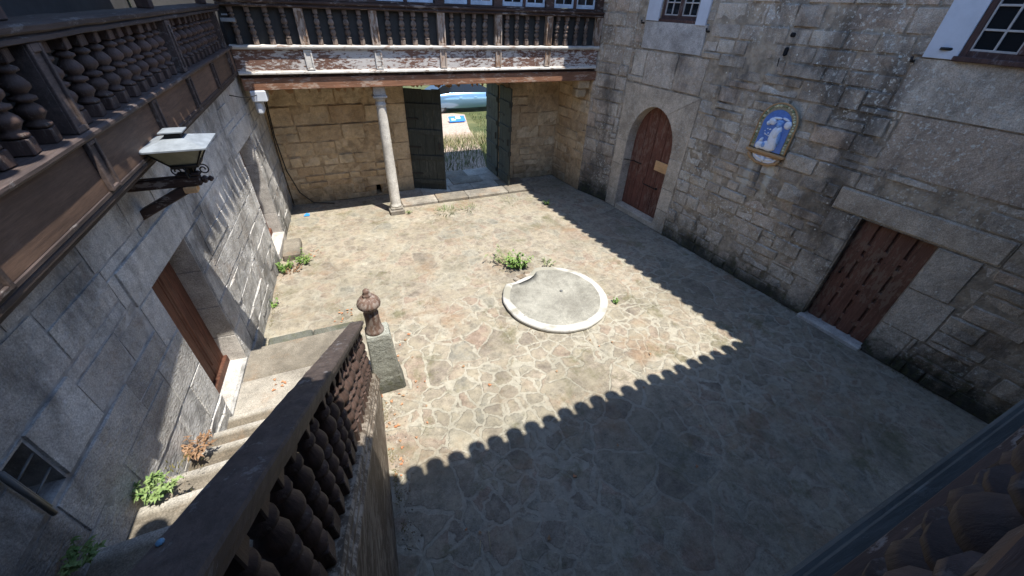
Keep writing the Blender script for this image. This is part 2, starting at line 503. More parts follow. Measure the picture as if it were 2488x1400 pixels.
M['plaster'] = mat_plain("white_lime_paint", (0.52, 0.55, 0.60), 0.8, 0.15, sc=4.0)
M['terra'] = mat_plain("terracotta_tile", (0.36, 0.17, 0.095), 0.8, 0.5, sc=5.0)
M['winframe'] = mat_wood("dark_brown_window_wood", (0.055, 0.03, 0.026), (0.10, 0.055, 0.045), (0.3, 0.26, 0.25), 0.4, axis=2, worn_thr=0.60)
M['muntin'] = mat_plain("pale_muntin_paint", (0.40, 0.38, 0.36), 0.7, 0.4)
M['sash'] = mat_plain("pale_blue_sash_paint", (0.50, 0.58, 0.66), 0.7, 0.4)
t = NT("window_glass"); M['glass'] = t.done((0.012, 0.014, 0.016), 0.06, None, 0.0, 0.5)
M['cable'] = mat_plain("black_cable", (0.015, 0.015, 0.016), 0.5, 0.2)
M['pipe'] = mat_plain("grey_pipe", (0.13, 0.135, 0.135), 0.45, 0.3)
M['tileblue'] = mat_plain("blue_glaze", (0.085, 0.19, 0.50), 0.15, 0.35, sc=14, bump=0.3, spec=0.6)
M['tilewhite'] = mat_plain("white_glaze", (0.74, 0.76, 0.82), 0.15, 0.2, sc=14, bump=0.3, spec=0.6)
M['tilegreen'] = mat_plain("green_glaze", (0.20, 0.22, 0.10), 0.2, 0.6, sc=30, bump=0.4, spec=0.6)
M['tileyel'] = mat_plain("yellow_glaze", (0.58, 0.54, 0.33), 0.2, 0.4, sc=30, spec=0.6)
M['tilebrown'] = mat_plain("brown_glaze", (0.28, 0.25, 0.17), 0.25, 0.5, sc=20, spec=0.5)
M['shelf'] = mat_plain("tan_glazed_shelf", (0.42, 0.25, 0.12), 0.35, 0.3)
M['blackhole'] = mat_plain("dark_interior", (0.01, 0.01, 0.011), 0.9, 0.2)
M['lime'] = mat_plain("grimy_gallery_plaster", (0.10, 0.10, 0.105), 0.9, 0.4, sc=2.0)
M['planks'] = mat_wood("gallery_floor_boards", (0.10, 0.075, 0.055), (0.17, 0.13, 0.10), axis=0)


def mat_leaf(name, a, b, trans=0.25):
    t = NT(name); r = t.tone()[0]
    c = t.mix(r, a, b)
    return t.done(c, 0.55, None, spec=0.3, **{"Transmission Weight": 0.0, "Subsurface Weight": 0.0})


M['leaf'] = mat_leaf("weed_leaf", (0.075, 0.15, 0.03), (0.18, 0.27, 0.07))
M['fern'] = mat_leaf('fern_leaf', (0.10, 0.17, 0.05), (0.20, 0.27, 0.10))
M['leafpale'] = mat_leaf("pale_weed_leaf", (0.12, 0.17, 0.06), (0.24, 0.26, 0.13))
M['moss'] = mat_leaf("moss_cushion", (0.08, 0.075, 0.02), (0.17, 0.145, 0.05))
M['dry'] = mat_leaf("dry_fern", (0.17, 0.095, 0.05), (0.27, 0.165, 0.095))
M['grass'] = mat_leaf("meadow_grass", (0.05, 0.08, 0.02), (0.16, 0.17, 0.06))
M['straw'] = mat_leaf("dry_grass", (0.30, 0.25, 0.13), (0.44, 0.38, 0.22))
M['deadleaf'] = mat_leaf("fallen_leaf_orange", (0.34, 0.12, 0.05), (0.40, 0.21, 0.11))
M['deadleafb'] = mat_leaf("fallen_leaf_brown", (0.22, 0.12, 0.06), (0.33, 0.21, 0.12))

# ------------------------------------------------------------------ masonry
def rect_minus(rects, hole):
    a0, a1, b0, b1 = hole; out = []
    for (u0, u1, z0, z1) in rects:
        if u1 <= a0 or u0 >= a1 or z1 <= b0 or z0 >= b1:
            out.append((u0, u1, z0, z1)); continue
        if b1 < z1: out.append((u0, u1, b1, z1))
        if b0 > z0: out.append((u0, u1, z0, b0))
        za, zb = max(z0, b0), min(z1, b1)
        if a0 > u0: out.append((u0, a0, za, zb))
        if a1 < u1: out.append((a1, u1, za, zb))
    return out


def stone_block(mb, F, u0, u1, z0, z1, rng, proud=0.0, rough=0.012, bev=0.018, jit=0.006, tone=None, depth=0.07, gap=0.007, cell=0.13):
    u0 += gap; u1 -= gap; z0 += gap; z1 -= gap
    w, h = u1 - u0, z1 - z0
    if w < 0.03 or h < 0.03: return
    nx = max(3, min(9, int(w / cell) + 2)); nz = max(3, min(6, int(h / cell) + 2))
    bv = min(bev, w * 0.25, h * 0.25)
    us = [u0] + [u0 + bv + (w - 2 * bv) * i / (nx - 2) for i in range(nx - 1)] + [u1]
    zs = [z0] + [z0 + bv + (h - 2 * bv) * i / (nz - 2) for i in range(nz - 1)] + [z1]
    tn = tone if tone is not None else (rng.random(), 0.0, rng.random())
    off = proud + rng.uniform(-0.5, 0.5) * rough
    sd = rng.random() * 50
    tx, tz = rng.uniform(-1, 1) * rough, rng.uniform(-1, 1) * rough
    vs = []
    for j, z in enumerate(zs):
        for i, u in enumerate(us):
            edge = (i in (0, len(us) - 1)) + (j in (0, len(zs) - 1))
            d = off + rough * 1.6 * noise.noise((u * 4 + sd, z * 4, sd)) + tx * (u - u0) / w + tz * (z - z0) / h
            uu, zz = u, z
            if edge:
                d = -0.035 if edge == 1 else -0.035
                uu += jit * noise.noise((u * 6, z * 6, sd)) * 2
                zz += jit * noise.noise((u * 6, z * 6, sd + 9)) * 2
                if edge == 2:
                    uu += (bv * 0.8) * (1 if i == 0 else -1); zz += (bv * 0.8) * (1 if j == 0 else -1)
            vs.append(F.p(uu, zz, d))
    n = len(us); fs = []
    for j in range(len(zs) - 1):
        for i in range(n - 1):
            fs.append([j * n + i, j * n + i + 1, (j + 1) * n + i + 1, (j + 1) * n + i])
    mb.add(vs, fs, tn)


def masonry(F, u0, u1, z0, z1, holes, specials, courses, widths, seed, name, mat, parent, thick=0.55, rough=0.012, bev=0.018,
            jit=0.006, mort=-0.016, gap=0.007, zone=None, coping=True):
    """one wall: blocks laid in courses round the openings, on a mortar core. specials: (u0,u1,z0,z1,tone,proud)"""
    rng = random.Random(seed); mb = MB()
    cut = list(holes) + [s[:4] for s in specials]
    z = z0
    while z < z1 - 0.02:
        lo, hi, wl, wh = courses[0], courses[1], widths[0], widths[1]
        rgh = rough; jt = jit
        if zone and z < zone[0]: lo, hi, wl, wh, rgh, jt = zone[1:]
        zh = min(z1, z + rng.uniform(lo, hi))
        if z1 - zh < lo * 0.5: zh = z1
        u = u0 - rng.uniform(0, wh * 0.6)
        while u < u1:
            w = rng.uniform(wl, wh)
            pieces = [(max(u, u0), min(u + w, u1), z, zh)]
            if rng.random() < 0.14 and zh - z > 0.3:           # two thin stones instead of one
                zm = z + (zh - z) * rng.uniform(0.4, 0.6)
                pieces = [(max(u, u0), min(u + w, u1), z, zm), (max(u, u0), min(u + w, u1), zm, zh)]
            for hcut in cut: pieces = rect_minus(pieces, hcut)
            for p in pieces:
                if p[1] - p[0] > 0.03 and p[3] - p[2] > 0.03:
                    stone_block(mb, F, *p, rng, 0.0, rgh, bev, jt, gap=gap)
            u += w
        z = zh
    for s in specials:
        stone_block(mb, F, *s[:4], rng, s[5] if len(s) > 5 else 0.004, rough * 0.4, 0.01, jit * 0.5,
                    tone=(s[4], 0.0, rng.random()), gap=gap)
    core = [(u0, u1, z0, z1)]
    for hcut in holes: core = rect_minus(core, hcut)
    for (a, b, c, d) in core:
        mb.box(F, a, b, c, d, -thick, mort, 0.0005, (rng.random(), 1.0, 0.5))
    return mb.build(name, mat, parent, fix=False)


def arch_curve(c, hw, zs, za, n=10):
    """slightly pointed arch from left springing to right springing"""
    pts = []
    for i in range(2 * n + 1):
        a = math.pi * i / (2 * n)
        x = -math.cos(a); y = math.sin(a)
        y2 = y ** 0.95 * (1.0 + 0.035 * (1 - abs(x)))
        pts.append((c + hw * x, zs + (za - zs) * y2 / 1.035))
    return pts


# ------------------------------------------------------------------ ground outside, courtyard floor, road of gravel
mb = MB()
ring = [6.0, 30.0, 80.0, 300.0, 1500.0]
hx0, hx1, hy0, hy1 = -3.2, 8.6, -3.0, 13.35
def frame_pts(k): return [(hx0 - k, hy0 - k, -0.12), (hx1 + k, hy0 - k, -0.12), (hx1 + k, hy1 + k, -0.12), (hx0 - k, hy1 + k, -0.12)]
prev = frame_pts(0.0)
for k in ring:
    cur = frame_pts(k)
    for i in range(4):
        j = (i + 1) % 4
        mb.add([prev[i], prev[j], cur[j], cur[i]], [[0, 1, 2, 3]])
    prev = cur
mb.add(frame_pts(0.0), [[0, 1, 2, 3]])
t = NT("meadow_ground")
c = t.mix(t.step(t.noise(0.6, detail=6), 0.35, 0.65), (0.06, 0.075, 0.025), (0.15, 0.145, 0.06))
M['ground'] = t.done(c, 0.95, t.bump(t.noise(25.0, detail=6), 1.0, 0.05))
gr = mb.build("ground", M['ground']); tag(gr, kind="structure")

def fz(x, y):                                              # gentle unevenness of the paving
    return 0.012 * noise.noise((x * 0.7, y * 0.7, 3.0)) + 0.006 * noise.noise((x * 2.3, y * 2.3, 8.0)) - 0.006
mb = MB()
nx, ny = 54, 74
vs = []; fs = []
for j in range(ny + 1):
    for i in range(nx + 1):
        x = -2.9 + 11.6 * i / nx; y = -2.5 + 15.0 * j / ny
        vs.append((x, y, fz(x, y)))
for j in range(ny):
    for i in range(nx):
        a = j * (nx + 1) + i; fs.append([a, a + 1, a + nx + 2, a + nx + 1])
mb.add(vs, fs, smooth=True)
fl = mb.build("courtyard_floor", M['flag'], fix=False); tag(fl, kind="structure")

mb = MB()
out = [(2.6, 13.5), (4.9, 13.5), (5.6, 16.2), (6.05, 19.3), (6.75, 22.3), (6.2, 22.75), (5.2, 22.8), (3.8, 22.2), (3.0, 19.0)]
mb.add([(x, y, -0.108) for x, y in out], [list(range(len(out)))])
t = NT("gravel_drive")
c = t.ramp(t.noise(14.0, detail=6, rough=0.8), [(0.3, (0.20, 0.13, 0.10)), (0.5, (0.38, 0.29, 0.23)), (0.7, (0.50, 0.42, 0.34))])
M['gravel'] = t.done(c, 0.95, t.bump(t.noise(40.0, detail=5), 0.8, 0.02))
dr = mb.build("gravel_driveway", M['gravel'], fix=False); tag(dr, kind="structure")

# ------------------------------------------------------------------ right-hand wall
AW = R(-5.9)
RD = Vector((math.sin(AW), math.cos(AW), 0)); RN = Vector((-math.cos(AW), math.sin(AW), 0))
RW = Fr((8.2, 1.9, 0), RD, RN)
rwall = thing("stone_wall", (8.2, 1.9, 0), "long weathered grey granite wall on the right with two wooden doors and two windows", "stone wall")
ARCH = (5.62, 7.20, 1.98, 3.02)                            # u0 u1 springing apex
D2 = (0.29, 1.36, 0.0, 2.20)
W1 = (5.90, 6.97, 4.80, 6.05); W2 = (0.22, 1.40, 4.60, 5.95)
AR = (5.22, 7.62, 0.0, 3.42)
sp = [(1.38, 1.86, 1.75, 2.20, 0.55), (1.38, 1.72, 1.30, 1.75, 0.6), (1.38, 1.95, 0.75, 1.30, 0.5),
      (1.38, 1.80, 0.0, 0.75, 0.3), (-0.2, 0.28, 0.0, 0.7, 0.4), (-0.35, 0.28, 0.7, 1.45, 0.45), (-0.25, 0.28, 1.45, 2.2, 0.5),
      (-0.30, 1.86, 3.86, 4.58, 0.95, 0.006), (-1.1, 1.62, 3.02, 3.86, 0.85, 0.008),
      (5.30, 6.10, 3.45, 4.18, 0.9), (6.12, 7.1, 3.45, 4.18, 0.65), (7.12, 7.55, 3.6, 4.18, 0.6)]
holes = [AR, D2, W1, W2, (5.56, 7.38, 4.20, 4.79), (-0.40, 1.88, 2.205, 2.62)]
masonry(RW, -3.2, 7.66, 0.0, 7.35, holes, sp, (0.19, 0.34), (0.26, 0.78), 11, "masonry", M['right'], rwall, 0.6, rough=0.026, bev=0.02,
        jit=0.018, mort=-0.013, gap=0.005)
mb = MB(); stone_block(mb, RW, -0.40, 1.88, 2.205, 2.62, random.Random(6), 0.010, 0.010, 0.035, 0.014, tone=(0.25, 0, .5), cell=0.25)
mb.box(RW, -0.39, 1.87, 2.21, 2.61, -0.5, -0.02, 0.002, (0.8, 0, .5)); mb.build("lintel", M['trimr'], rwall, fix=False)
# bend of the wall towards the far corner
RB0 = RW.p(7.66, 0); RB1 = Vector((7.06, 10.6, 0)); RB2 = Vector((6.88, 12.14, 0))
FB = Fr(RB0, RB1 - RB0, (RB0 - RB1).cross(Vector((0, 0, 1))))
if FB.N.x > 0: FB.N = -FB.N
FB2 = Fr(RB1, RB2 - RB1, FB.N)
FB2.N = Vector((-FB2.U.y, FB2.U.x, 0)); 
if FB2.N.x > 0: FB2.N = -FB2.N
masonry(FB, 0.0, (RB1 - RB0).length, 0.0, 7.35, [], [], (0.26, 0.42), (0.3, 0.7), 12, "masonry", M['right'], rwall, 0.6, 0.02, 0.022, 0.012, -0.018, 0.006)
masonry(FB2, 0.0, (RB2 - RB1).length + 0.02, 0.0, 7.35, [], [], (0.26, 0.42), (0.3, 0.7), 13, "masonry", M['back'], rwall, 0.6, 0.02, 0.022, 0.012, -0.018, 0.006)
# arched surround: jamb stones and three arch stones cut to the curve
mb = MB(); rng = random.Random(5)
for (a, b, cuts) in ((AR[0], ARCH[0], (0.0, 0.62, 1.2, 1.98)), (ARCH[1], AR[1], (0.0, 0.55, 1.3, 1.98))):
    for k in range(3):
        mb.box(RW, a + 0.005, b - 0.0, cuts[k] + 0.004, cuts[k + 1] - 0.004, -0.42, 0.004 + 0.004 * k, 0.01, (rng.random(), 0, 0.5))
cv = arch_curve((ARCH[0] + ARCH[1]) / 2, (ARCH[1] - ARCH[0]) / 2, ARCH[2], ARCH[3])
outer = []
mid = (AR[0] + AR[1]) / 2
for i, (u, z) in enumerate(cv):                            # outer outline of the arch stones
    f = i / (len(cv) - 1)
    if f < 0.35: outer.append((AR[0], 1.98 + (3.42 - 1.98) * f / 0.35))
    elif f <= 0.65: outer.append((AR[0] + (AR[1] - AR[0]) * (f - 0.35) / 0.30, 3.42))
    else: outer.append((AR[1], 3.42 - (3.42 - 1.98) * (f - 0.65) / 0.35))
for (i0, i1, dd) in ((0, 7, 0.006), (7, 13, 0.010), (13, len(cv) - 1, 0.005)):
    vs = []; fs = []; n = i1 - i0 + 1
    for d in (dd, -0.42):
        for i in range(i0, i1 + 1):
            g_ = 0.004 if i == i0 else (-0.004 if i == i1 else 0)
            vs.append(RW.p(cv[i][0] + g_, cv[i][1], d)); vs.append(RW.p(outer[i][0] + g_, outer[i][1], d))
    N2 = 2 * n
    for i in range(n - 1):
        a = 2 * i
        fs += [[a, a + 1, a + 3, a + 2], [N2 + a, N2 + a + 2, N2 + a + 3, N2 + a + 1], [a, a + 2, N2 + a + 2, N2 + a], [a + 1, N2 + a + 1, N2 + a + 3, a + 3]]
    fs += [[0, N2, N2 + 1, 1], [N2 - 2, N2 - 1, 2 * N2 - 1, 2 * N2 - 2]]
    mb.add(vs, fs, (rng.random(), 0, 0.5))
mb.build("arch_surround", M['trimr'], rwall)
# arched door leaf
mb = MB(); cv2 = arch_curve((ARCH[0] + ARCH[1]) / 2, (ARCH[1] - ARCH[0]) / 2 + 0.03, ARCH[2], ARCH[3] + 0.03, 20)
def arch_top(u):
    for (a, b) in zip(cv2, cv2[1:]):
        if a[0] <= u <= b[0]: return a[1] + (b[1] - a[1]) * (u - a[0]) / max(1e-6, b[0] - a[0])
    return ARCH[2]
nb = 9; u = ARCH[0] - 0.02; wd = (ARCH[1] - ARCH[0] + 0.04) / nb
for k in range(nb):
    a = u + wd * k + 0.004; b = a + wd - 0.008
    dd = -0.30 + 0.006 * (k % 2)
    steps = 4; vs = []; fs = []
    top = [(a + (b - a) * q / steps, arch_top(a + (b - a) * q / steps)) for q in range(steps + 1)]
    for d in (dd, dd - 0.04):
        vs.append(RW.p(a, 0.14, d)); vs.append(RW.p(b, 0.14, d))
        for q in reversed(top): vs.append(RW.p(q[0], q[1], d))
    n = len(top) + 2
    fs.append(list(range(n))); fs.append(list(range(n, 2 * n))[::-1])
    for i in range(n):
        fs.append([i, n + i, n + (i + 1) % n, (i + 1) % n])
    mb.add(vs, fs, (rng.random(), 0, 0.5))
adoor = mb.build("arched_door", M['door'], rwall)
mb = MB()
for z, w_ in ((0.42, 0.14), (1.18, 0.12), (1.95, 0.12)):
    for k in range(nb):
        a = u + wd * k
        mb.lathe([(0.0, 0.010), (0.012, 0.006), (0.016, 0.0)], 6, RW.p(a + wd / 2, z, -0.292), smooth=True)
for k in (1, 3, 5, 7):
    mb.box(RW, u + wd * k - 0.012, u + wd * k + 0.012, 0.16, 2.1 + 0.2 * (k in (3, 5)), -0.31, -0.278, 0.006)
mb.build("studs_and_battens", M['door'], adoor)
mb = MB(); mb.box(RW, 5.71, 6.25, 1.44, 1.70, -0.285, -0.255, 0.004)
o = mb.build("nailed_board", M['plank'], adoor); tag(o, "pale new board nailed across the old door")
mb = MB(); mb.box(RW, 6.05, 6.5, 0.93, 0.955, -0.285, -0.268, 0.005); mb.lathe([(0.03, 0), (0.03, 0.03), (0.02, 0.045)], 8, RW.p(6.02, 0.94, -0.27))
mb.tube([RW.p(6.5, 0.945, -0.265), RW.p(6.53, 1.0, -0.255), RW.p(6.51, 1.12, -0.27)], 0.007, 6)
mb.build("iron_bolt", M['iron'], adoor)
mb = MB(); mb.box(RW, 6.75, 7.02, 1.42, 1.45, -0.287, -0.27, 0.004)
mb.tube([RW.p(7.0, 1.45, -0.27), RW.p(7.19, 1.47, -0.08), RW.p(7.24, 1.47, 0.02)], 0.012, 6)
mb.build("strap_hinge", M['iron'], adoor)
mb = MB(); mb.box(RW, ARCH[0] + 0.002, ARCH[1] - 0.002, -0.05, 0.135, -0.5, -0.02, 0.02, (0.4, 0, 0.5))
mb.build("threshold", M['trimr'], rwall)
mb = MB(); mb.box(RW, ARCH[0] - 0.05, ARCH[1] + 0.05, 0.0, 3.1, -0.42, -0.40, 0.002); mb.build("door_backing", M['blackhole'], rwall)
# low plank door
mb = MB(); nb = 4; wd = (D2[1] - D2[0]) / nb
mb.box(RW, D2[0] - 0.02, D2[1] + 0.02, 0.03, D2[3] + 0.02, -0.24, -0.165, 0.004)
for k in range(nb):
    a = D2[0] + wd * k
    mb.box(RW, a + 0.012, a + wd - 0.030, 0.05, D2[3] - 0.015, -0.175, -0.125, 0.012, (random.random(), 0, .5))
for z in (0.36, 0.80, 1.02, 1.50, 1.72):
    mb.box(RW, D2[0] + 0.006, D2[1] - 0.006, z - 0.06, z + 0.06, -0.17, -0.128, 0.006)
pd = mb.build("plank_door", M['doord'], rwall)
mb = MB()
for z in (0.36, 0.91, 1.61):
    for k in range(nb):
        for e in (0.3, 0.7):
            mb.lathe([(0.011, 0.0), (0.008, 0.006), (0.0, 0.008)], 6, RW.p(D2[0] + wd * (k + e), z + random.uniform(-.02, .02), -0.126))
split(mb, "nail", M['iron'], pd); mb = MB()
mb.lathe([(0.02, 0.0), (0.02, 0.02), (0.0, 0.03)], 8, RW.p(D2[1] - 0.12, 1.12, -0.12))
mb.tube([RW.p(D2[1] - 0.13, 1.25, -0.125), RW.p(D2[1] - 0.13, 1.23, -0.09), RW.p(D2[1] - 0.13, 1.14, -0.09), RW.p(D2[1] - 0.13, 1.12, -0.125)], 0.008, 6)
split(mb, "door_latch", M['iron'], pd)
mb = MB(); mb.box(RW, D2[0] - 0.03, D2[1] + 0.05, -0.05, 0.075, -0.23, 0.10, 0.02, (0.9, 0, 0.5)); mb.build("threshold", M['trim'], rwall)


def window(F, u0, u1, z0, z1, parent, dep=-0.10, cols=4, band=(0.37, 0.2), reveal=True):
    mb = MB(); w = 0.075
    for (a, b, c, d) in ((u0, u0 + w, z0, z1), (u1 - w, u1, z0, z1), (u0 + w, u1 - w, z0, z0 + w * 1.3), (u0 + w, u1 - w, z1 - w, z1)):
        mb.box(F, a, b, c, d, dep - 0.06, dep, 0.006)
    mid = (u0 + u1) / 2
    mb.box(F, mid - 0.05, mid + 0.05, z0 + w * 1.3, z1 - w, dep - 0.055, dep + 0.012, 0.006)
    mb.box(F, u0 - 0.035, u1 + 0.035, z0 - 0.03, z0 + 0.03, dep - 0.06, dep + 0.06, 0.008)
    f = mb.build("window", M['winframe'], parent)
    mb = MB()
    for (a, b) in ((u0 + w, mid - 0.05), (mid + 0.05, u1 - w)):
        m2 = (a + b) / 2
        mb.box(F, m2 - 0.012, m2 + 0.012, z0 + w * 1.3, z1 - w, dep - 0.045, dep - 0.012, 0.003)
        q = z0 + w * 1.3 + 0.24
        while q < z1 - w - 0.1:
            mb.box(F, a, b, q - 0.012, q + 0.012, dep - 0.044, dep - 0.011, 0.003); q += 0.26
        for (c, d, e, g) in ((a, a + 0.02, z0 + w * 1.3, z1 - w), (b - 0.02, b, z0 + w * 1.3, z1 - w), (a + .02, b - .02, z0 + w * 1.3, z0 + w * 1.3 + 0.025)):
            mb.box(F, c, d, e, g, dep - 0.046, dep - 0.008, 0.003)
    mb.build("muntins", M['muntin'], f)
    mb = MB(); mb.box(F, u0 + w * 0.7, u1 - w * 0.7, z0 + w, z1 - w * 0.7, dep - 0.042, dep - 0.034, 0.001); mb.build("pane", M['glass'], f)
    mb = MB(); mb.box(F, u0 - 0.2, u1 + 0.2, z0 - 0.2, z1 + 0.2, -0.59, -0.56, 0.001); mb.build("dark_room", M['blackhole'], f)
    if band:
        mb = MB()
        mb.box(F, u1 + 0.003, u1 + band[0], z0 - 0.02, z1 + 0.25, -0.02, 0.034, 0.006)
        mb.box(F, u0 - band[1], u0 - 0.003, z0 - 0.05, z1 + 0.25, -0.02, 0.034, 0.006)
        mb.box(F, u0 - 0.002, u1 + 0.002, z1 + 0.003, z1 + 0.25, -0.02, 0.030, 0.006)
        mb.build("painted_surround", M['plaster'], f)
    return f


window(RW, *W1, rwall, -0.05, band=(0.40, 0.27))
window(RW, *W2, rwall, 0.02, band=(0.38, 0.25))
mb = MB(); stone_block(mb, RW, 5.56, 7.38, 4.20, 4.785, random.Random(3), 0.015, 0.004, 0.012, 0.004, tone=(0.8, 0, 0.5), cell=0.3)
mb.box(RW, 5.57, 7.37, 4.205, 4.78, -0.5, -0.02, 0.002, (0.8, 0, .5))
mb.build("window_sill_stone", M['trim'], rwall, fix=False)
mb = MB()
for (u, z) in ((7.44, 4.72), (5.52, 4.66), (1.86, 4.52)):
    mb.tube([RW.p(u, z, -0.05), RW.p(u, z, 0.07), RW.p(u + 0.015, z + 0.06, 0.075)], 0.02, 6)
mb.tube([RW.p(1.50, 4.70, 0.02), RW.p(1.62, 4.70, 0.07)], 0.02, 6)
split(mb, "shutter_hook", M['iron'], rwall)
mb = MB()
for (u, z, a, b) in ((3.74, 4.72, 0.05, 0.035), (3.76, 4.46, 0.035, 0.07)):
    mb.box(RW, u - a, u + a, z - b, z + b, -0.03, 0.028, 0.02)
mb.tube([RW.p(3.82, 4.36, 0.022), RW.p(3.80, 4.22, 0.022)], 0.008, 5)
split(mb, "putlog_hole", M['blackhole'], rwall)

# ------------------------------------------------------------------ back wall with the gate passage
bwall = thing("stone_wall", (-2.2, 12.15, 0), "tan rubble and ashlar wall under the far gallery with the gate opening in it", "stone wall")
BW = Fr((0, 12.15, 0), (1, 0, 0), (0, -1, 0))
G0, G1 = 1.93, 4.86
masonry(BW, -2.3, 7.2, 0.0, 3.62, [(G0, G1, 0.0, 3.1), (0.76, 0.92, 0.06, 0.34)],
        [(G0 - 0.62, G0, 0.0, 0.5, 0.6), (G0 - 0.45, G0, 0.5, 1.05, 0.5), (G0 - 0.7, G0, 1.05, 1.55, 0.7), (G0 - 0.42, G0, 1.55, 2.1, 0.55),
         (G0 - 0.75, G0, 2.1, 2.62, 0.8), (G0 - 0.5, G0, 2.62, 3.1, 0.6), (0.55, 1.1, 0.345, 0.62, 0.6),
         (G1, G1 + 0.5, 0, 0.6, 0.5), (G1, G1 + 0.7, 0.6, 1.2, 0.4), (G1, G1 + 0.45, 1.2, 1.75, 0.5), (G1, G1 + 0.65, 1.75, 2.4, 0.6)],
        (0.36, 0.50), (0.55, 1.15), 21, "masonry", M['back'], bwall, 1.15, rough=0.024, bev=0.02, jit=0.012, mort=-0.012, gap=0.006,
        zone=(1.1, 0.16, 0.30, 0.22, 0.7, 0.035, 0.03))
mb = MB(); mb.box(BW, G0 - 0.3, G1 + 0.3, 3.1, 3.4, -1.14, -0.03, 0.01, (0.3, 0, .5)); mb.build("gate_lintel", M['wood'], bwall)
mb = MB(); mb.box(BW, 0.7, 1.0, 0.03, 0.4, -0.5, -0.4, 0.002); mb.build("drain_hole", M['blackhole'], bwall)
# passage floor and outer step (paving raised a little before the gate)
mb = MB(); rng = random.Random(8)
F0 = Fr((0, 0, 0), (1, 0, 0), (0, 0, 1), (0, 1, 0))
def slabs(mb, x0, x1, y0, y1, z0, z1, wmin, wmax, rng, c=0.015):
    x = x0
    while x < x1 - 0.05:
        w = min(rng.uniform(wmin, wmax), x1 - x)
        if x1 - x - w < 0.3: w = x1 - x
        mb.box(F0, x + 0.004, x + w - 0.004, y0 + 0.004 + rng.uniform(0, .01), y1 - 0.004, z0, z1 + rng.uniform(-0.006, 0.006), c, (rng.random(), 0, 0.5))
        x += w
slabs(mb, 1.35, 5.65, 11.0, 11.55, -0.1, 0.085, 0.9, 1.6, rng, 0.02)
slabs(mb, 1.35, 5.55, 11.55, 12.1, -0.1, 0.083, 0.7, 1.3, rng)
slabs(mb, G0, G1, 12.1, 12.75, -0.1, 0.082, 0.7, 1.3, rng)
slabs(mb, G0, G1, 12.75, 13.4, -0.14, 0.078, 0.7, 1.3, rng)
plat = mb.build("stone_pavement", M['step']); tag(plat, kind="structure")

# gate leaves, hinged inwards
gate = thing("wooden_gate", (3.4, 12.1, 0.09), "tall weathered green grey double gate standing open under the far gallery", "gate")
def leaf(p0, p1, z0, z1, nb, seed):
    p0 = Vector((*p0, 0)); p1 = Vector((*p1, 0)); L = (p1 - p0).length
    F = Fr(p0, p1 - p0); rg = random.Random(seed); mb = MB(); w = L / nb
    for k in range(nb):
        mb.box(F, k * w + 0.004, (k + 1) * w - 0.004, z0, z1 - rg.uniform(0, .03), -0.025, 0.02 + rg.uniform(-.004, .004), 0.005, (rg.random(), 0, .5))
    o = mb.build("gate_leaf", M['gate'], gate)
    mb = MB()
    for z in (z0 + 0.25, z0 + 1.0, z0 + 1.75, z0 + 2.45):
        for d in ((0.02, 0.055), (-0.06, -0.025)):
            mb.box(F, 0.03, L - 0.03, z - 0.07, z + 0.07, d[0], d[1], 0.008)
    split(mb, "ledge_rail", M['gate'], o)
    mb = MB()
    for z in (z0 + 0.5, z0 + 1.3, z0 + 2.1):
        mb.box(F, 0.0, 0.35, z - 0.025, z + 0.025, 0.02, 0.04, 0.004)
    mb.box(F, L - 0.16, L - 0.10, z0 + 1.25, z0 + 1.45, 0.02, 0.05, 0.006)
    split(mb, "iron_fitting", M['iron'], o)
leaf((1.925, 12.15), (2.86, 11.70), 0.11, 3.0, 4, 1)
leaf((4.80, 13.25), (4.83, 12.30), 0.11, 3.05, 4, 2)
leaf((4.86, 12.22), (4.91, 11.44), 0.11, 3.0, 3, 3)

# ------------------------------------------------------------------ left-hand wall
TL = 0.0604
LU = Vector((TL, 1, 0)).normalized()
LW = Fr((-1.95 - TL * 6.6, 0, 0), LU, (LU.y, -LU.x, 0))
lwall = thing("stone_wall", (-2.35, 0, 0), "pale grey dressed granite wall on the left below the wooden gallery with two doors", "stone wall")
DA = (4.40, 5.52, 0.36, 2.50); DB = (9.02, 10.16, 0.19, 2.50); VT = (2.20, 2.44, 2.25, 2.68)
holes = [DA, DB, VT]
sp = [(4.02, 5.94, 2.51, 2.92, 0.75, 0.012), (8.75, 10.5, 2.51, 2.9, 0.6, 0.008),
      (5.53, 5.95, 1.95, 2.5, 0.6), (5.53, 5.90, 1.45, 1.95, 0.5), (5.53, 6.0, 0.9, 1.45, 0.45), (5.53, 5.92, 0.3, 0.9, 0.4),
      (4.05, 4.39, 1.95, 2.5, 0.5), (3.75, 4.39, 1.4, 1.95, 0.6), (4.0, 4.39, 0.8, 1.4, 0.5),
      (2.45, 2.98, 2.25, 2.72, 0.9, 0.012), (1.5, 3.1, 2.73, 3.2, 0.7)]
masonry(LW, -2.5, 12.3, 0.0, 3.60, holes, sp, (0.36, 0.46), (0.65, 1.35), 41, "masonry", M['left'], lwall, 0.7, rough=0.006, bev=0.008, jit=0.006,
        mort=-0.006, gap=0.004, zone=(1.25, 0.28, 0.40, 0.4, 1.0, 0.016, 0.012))


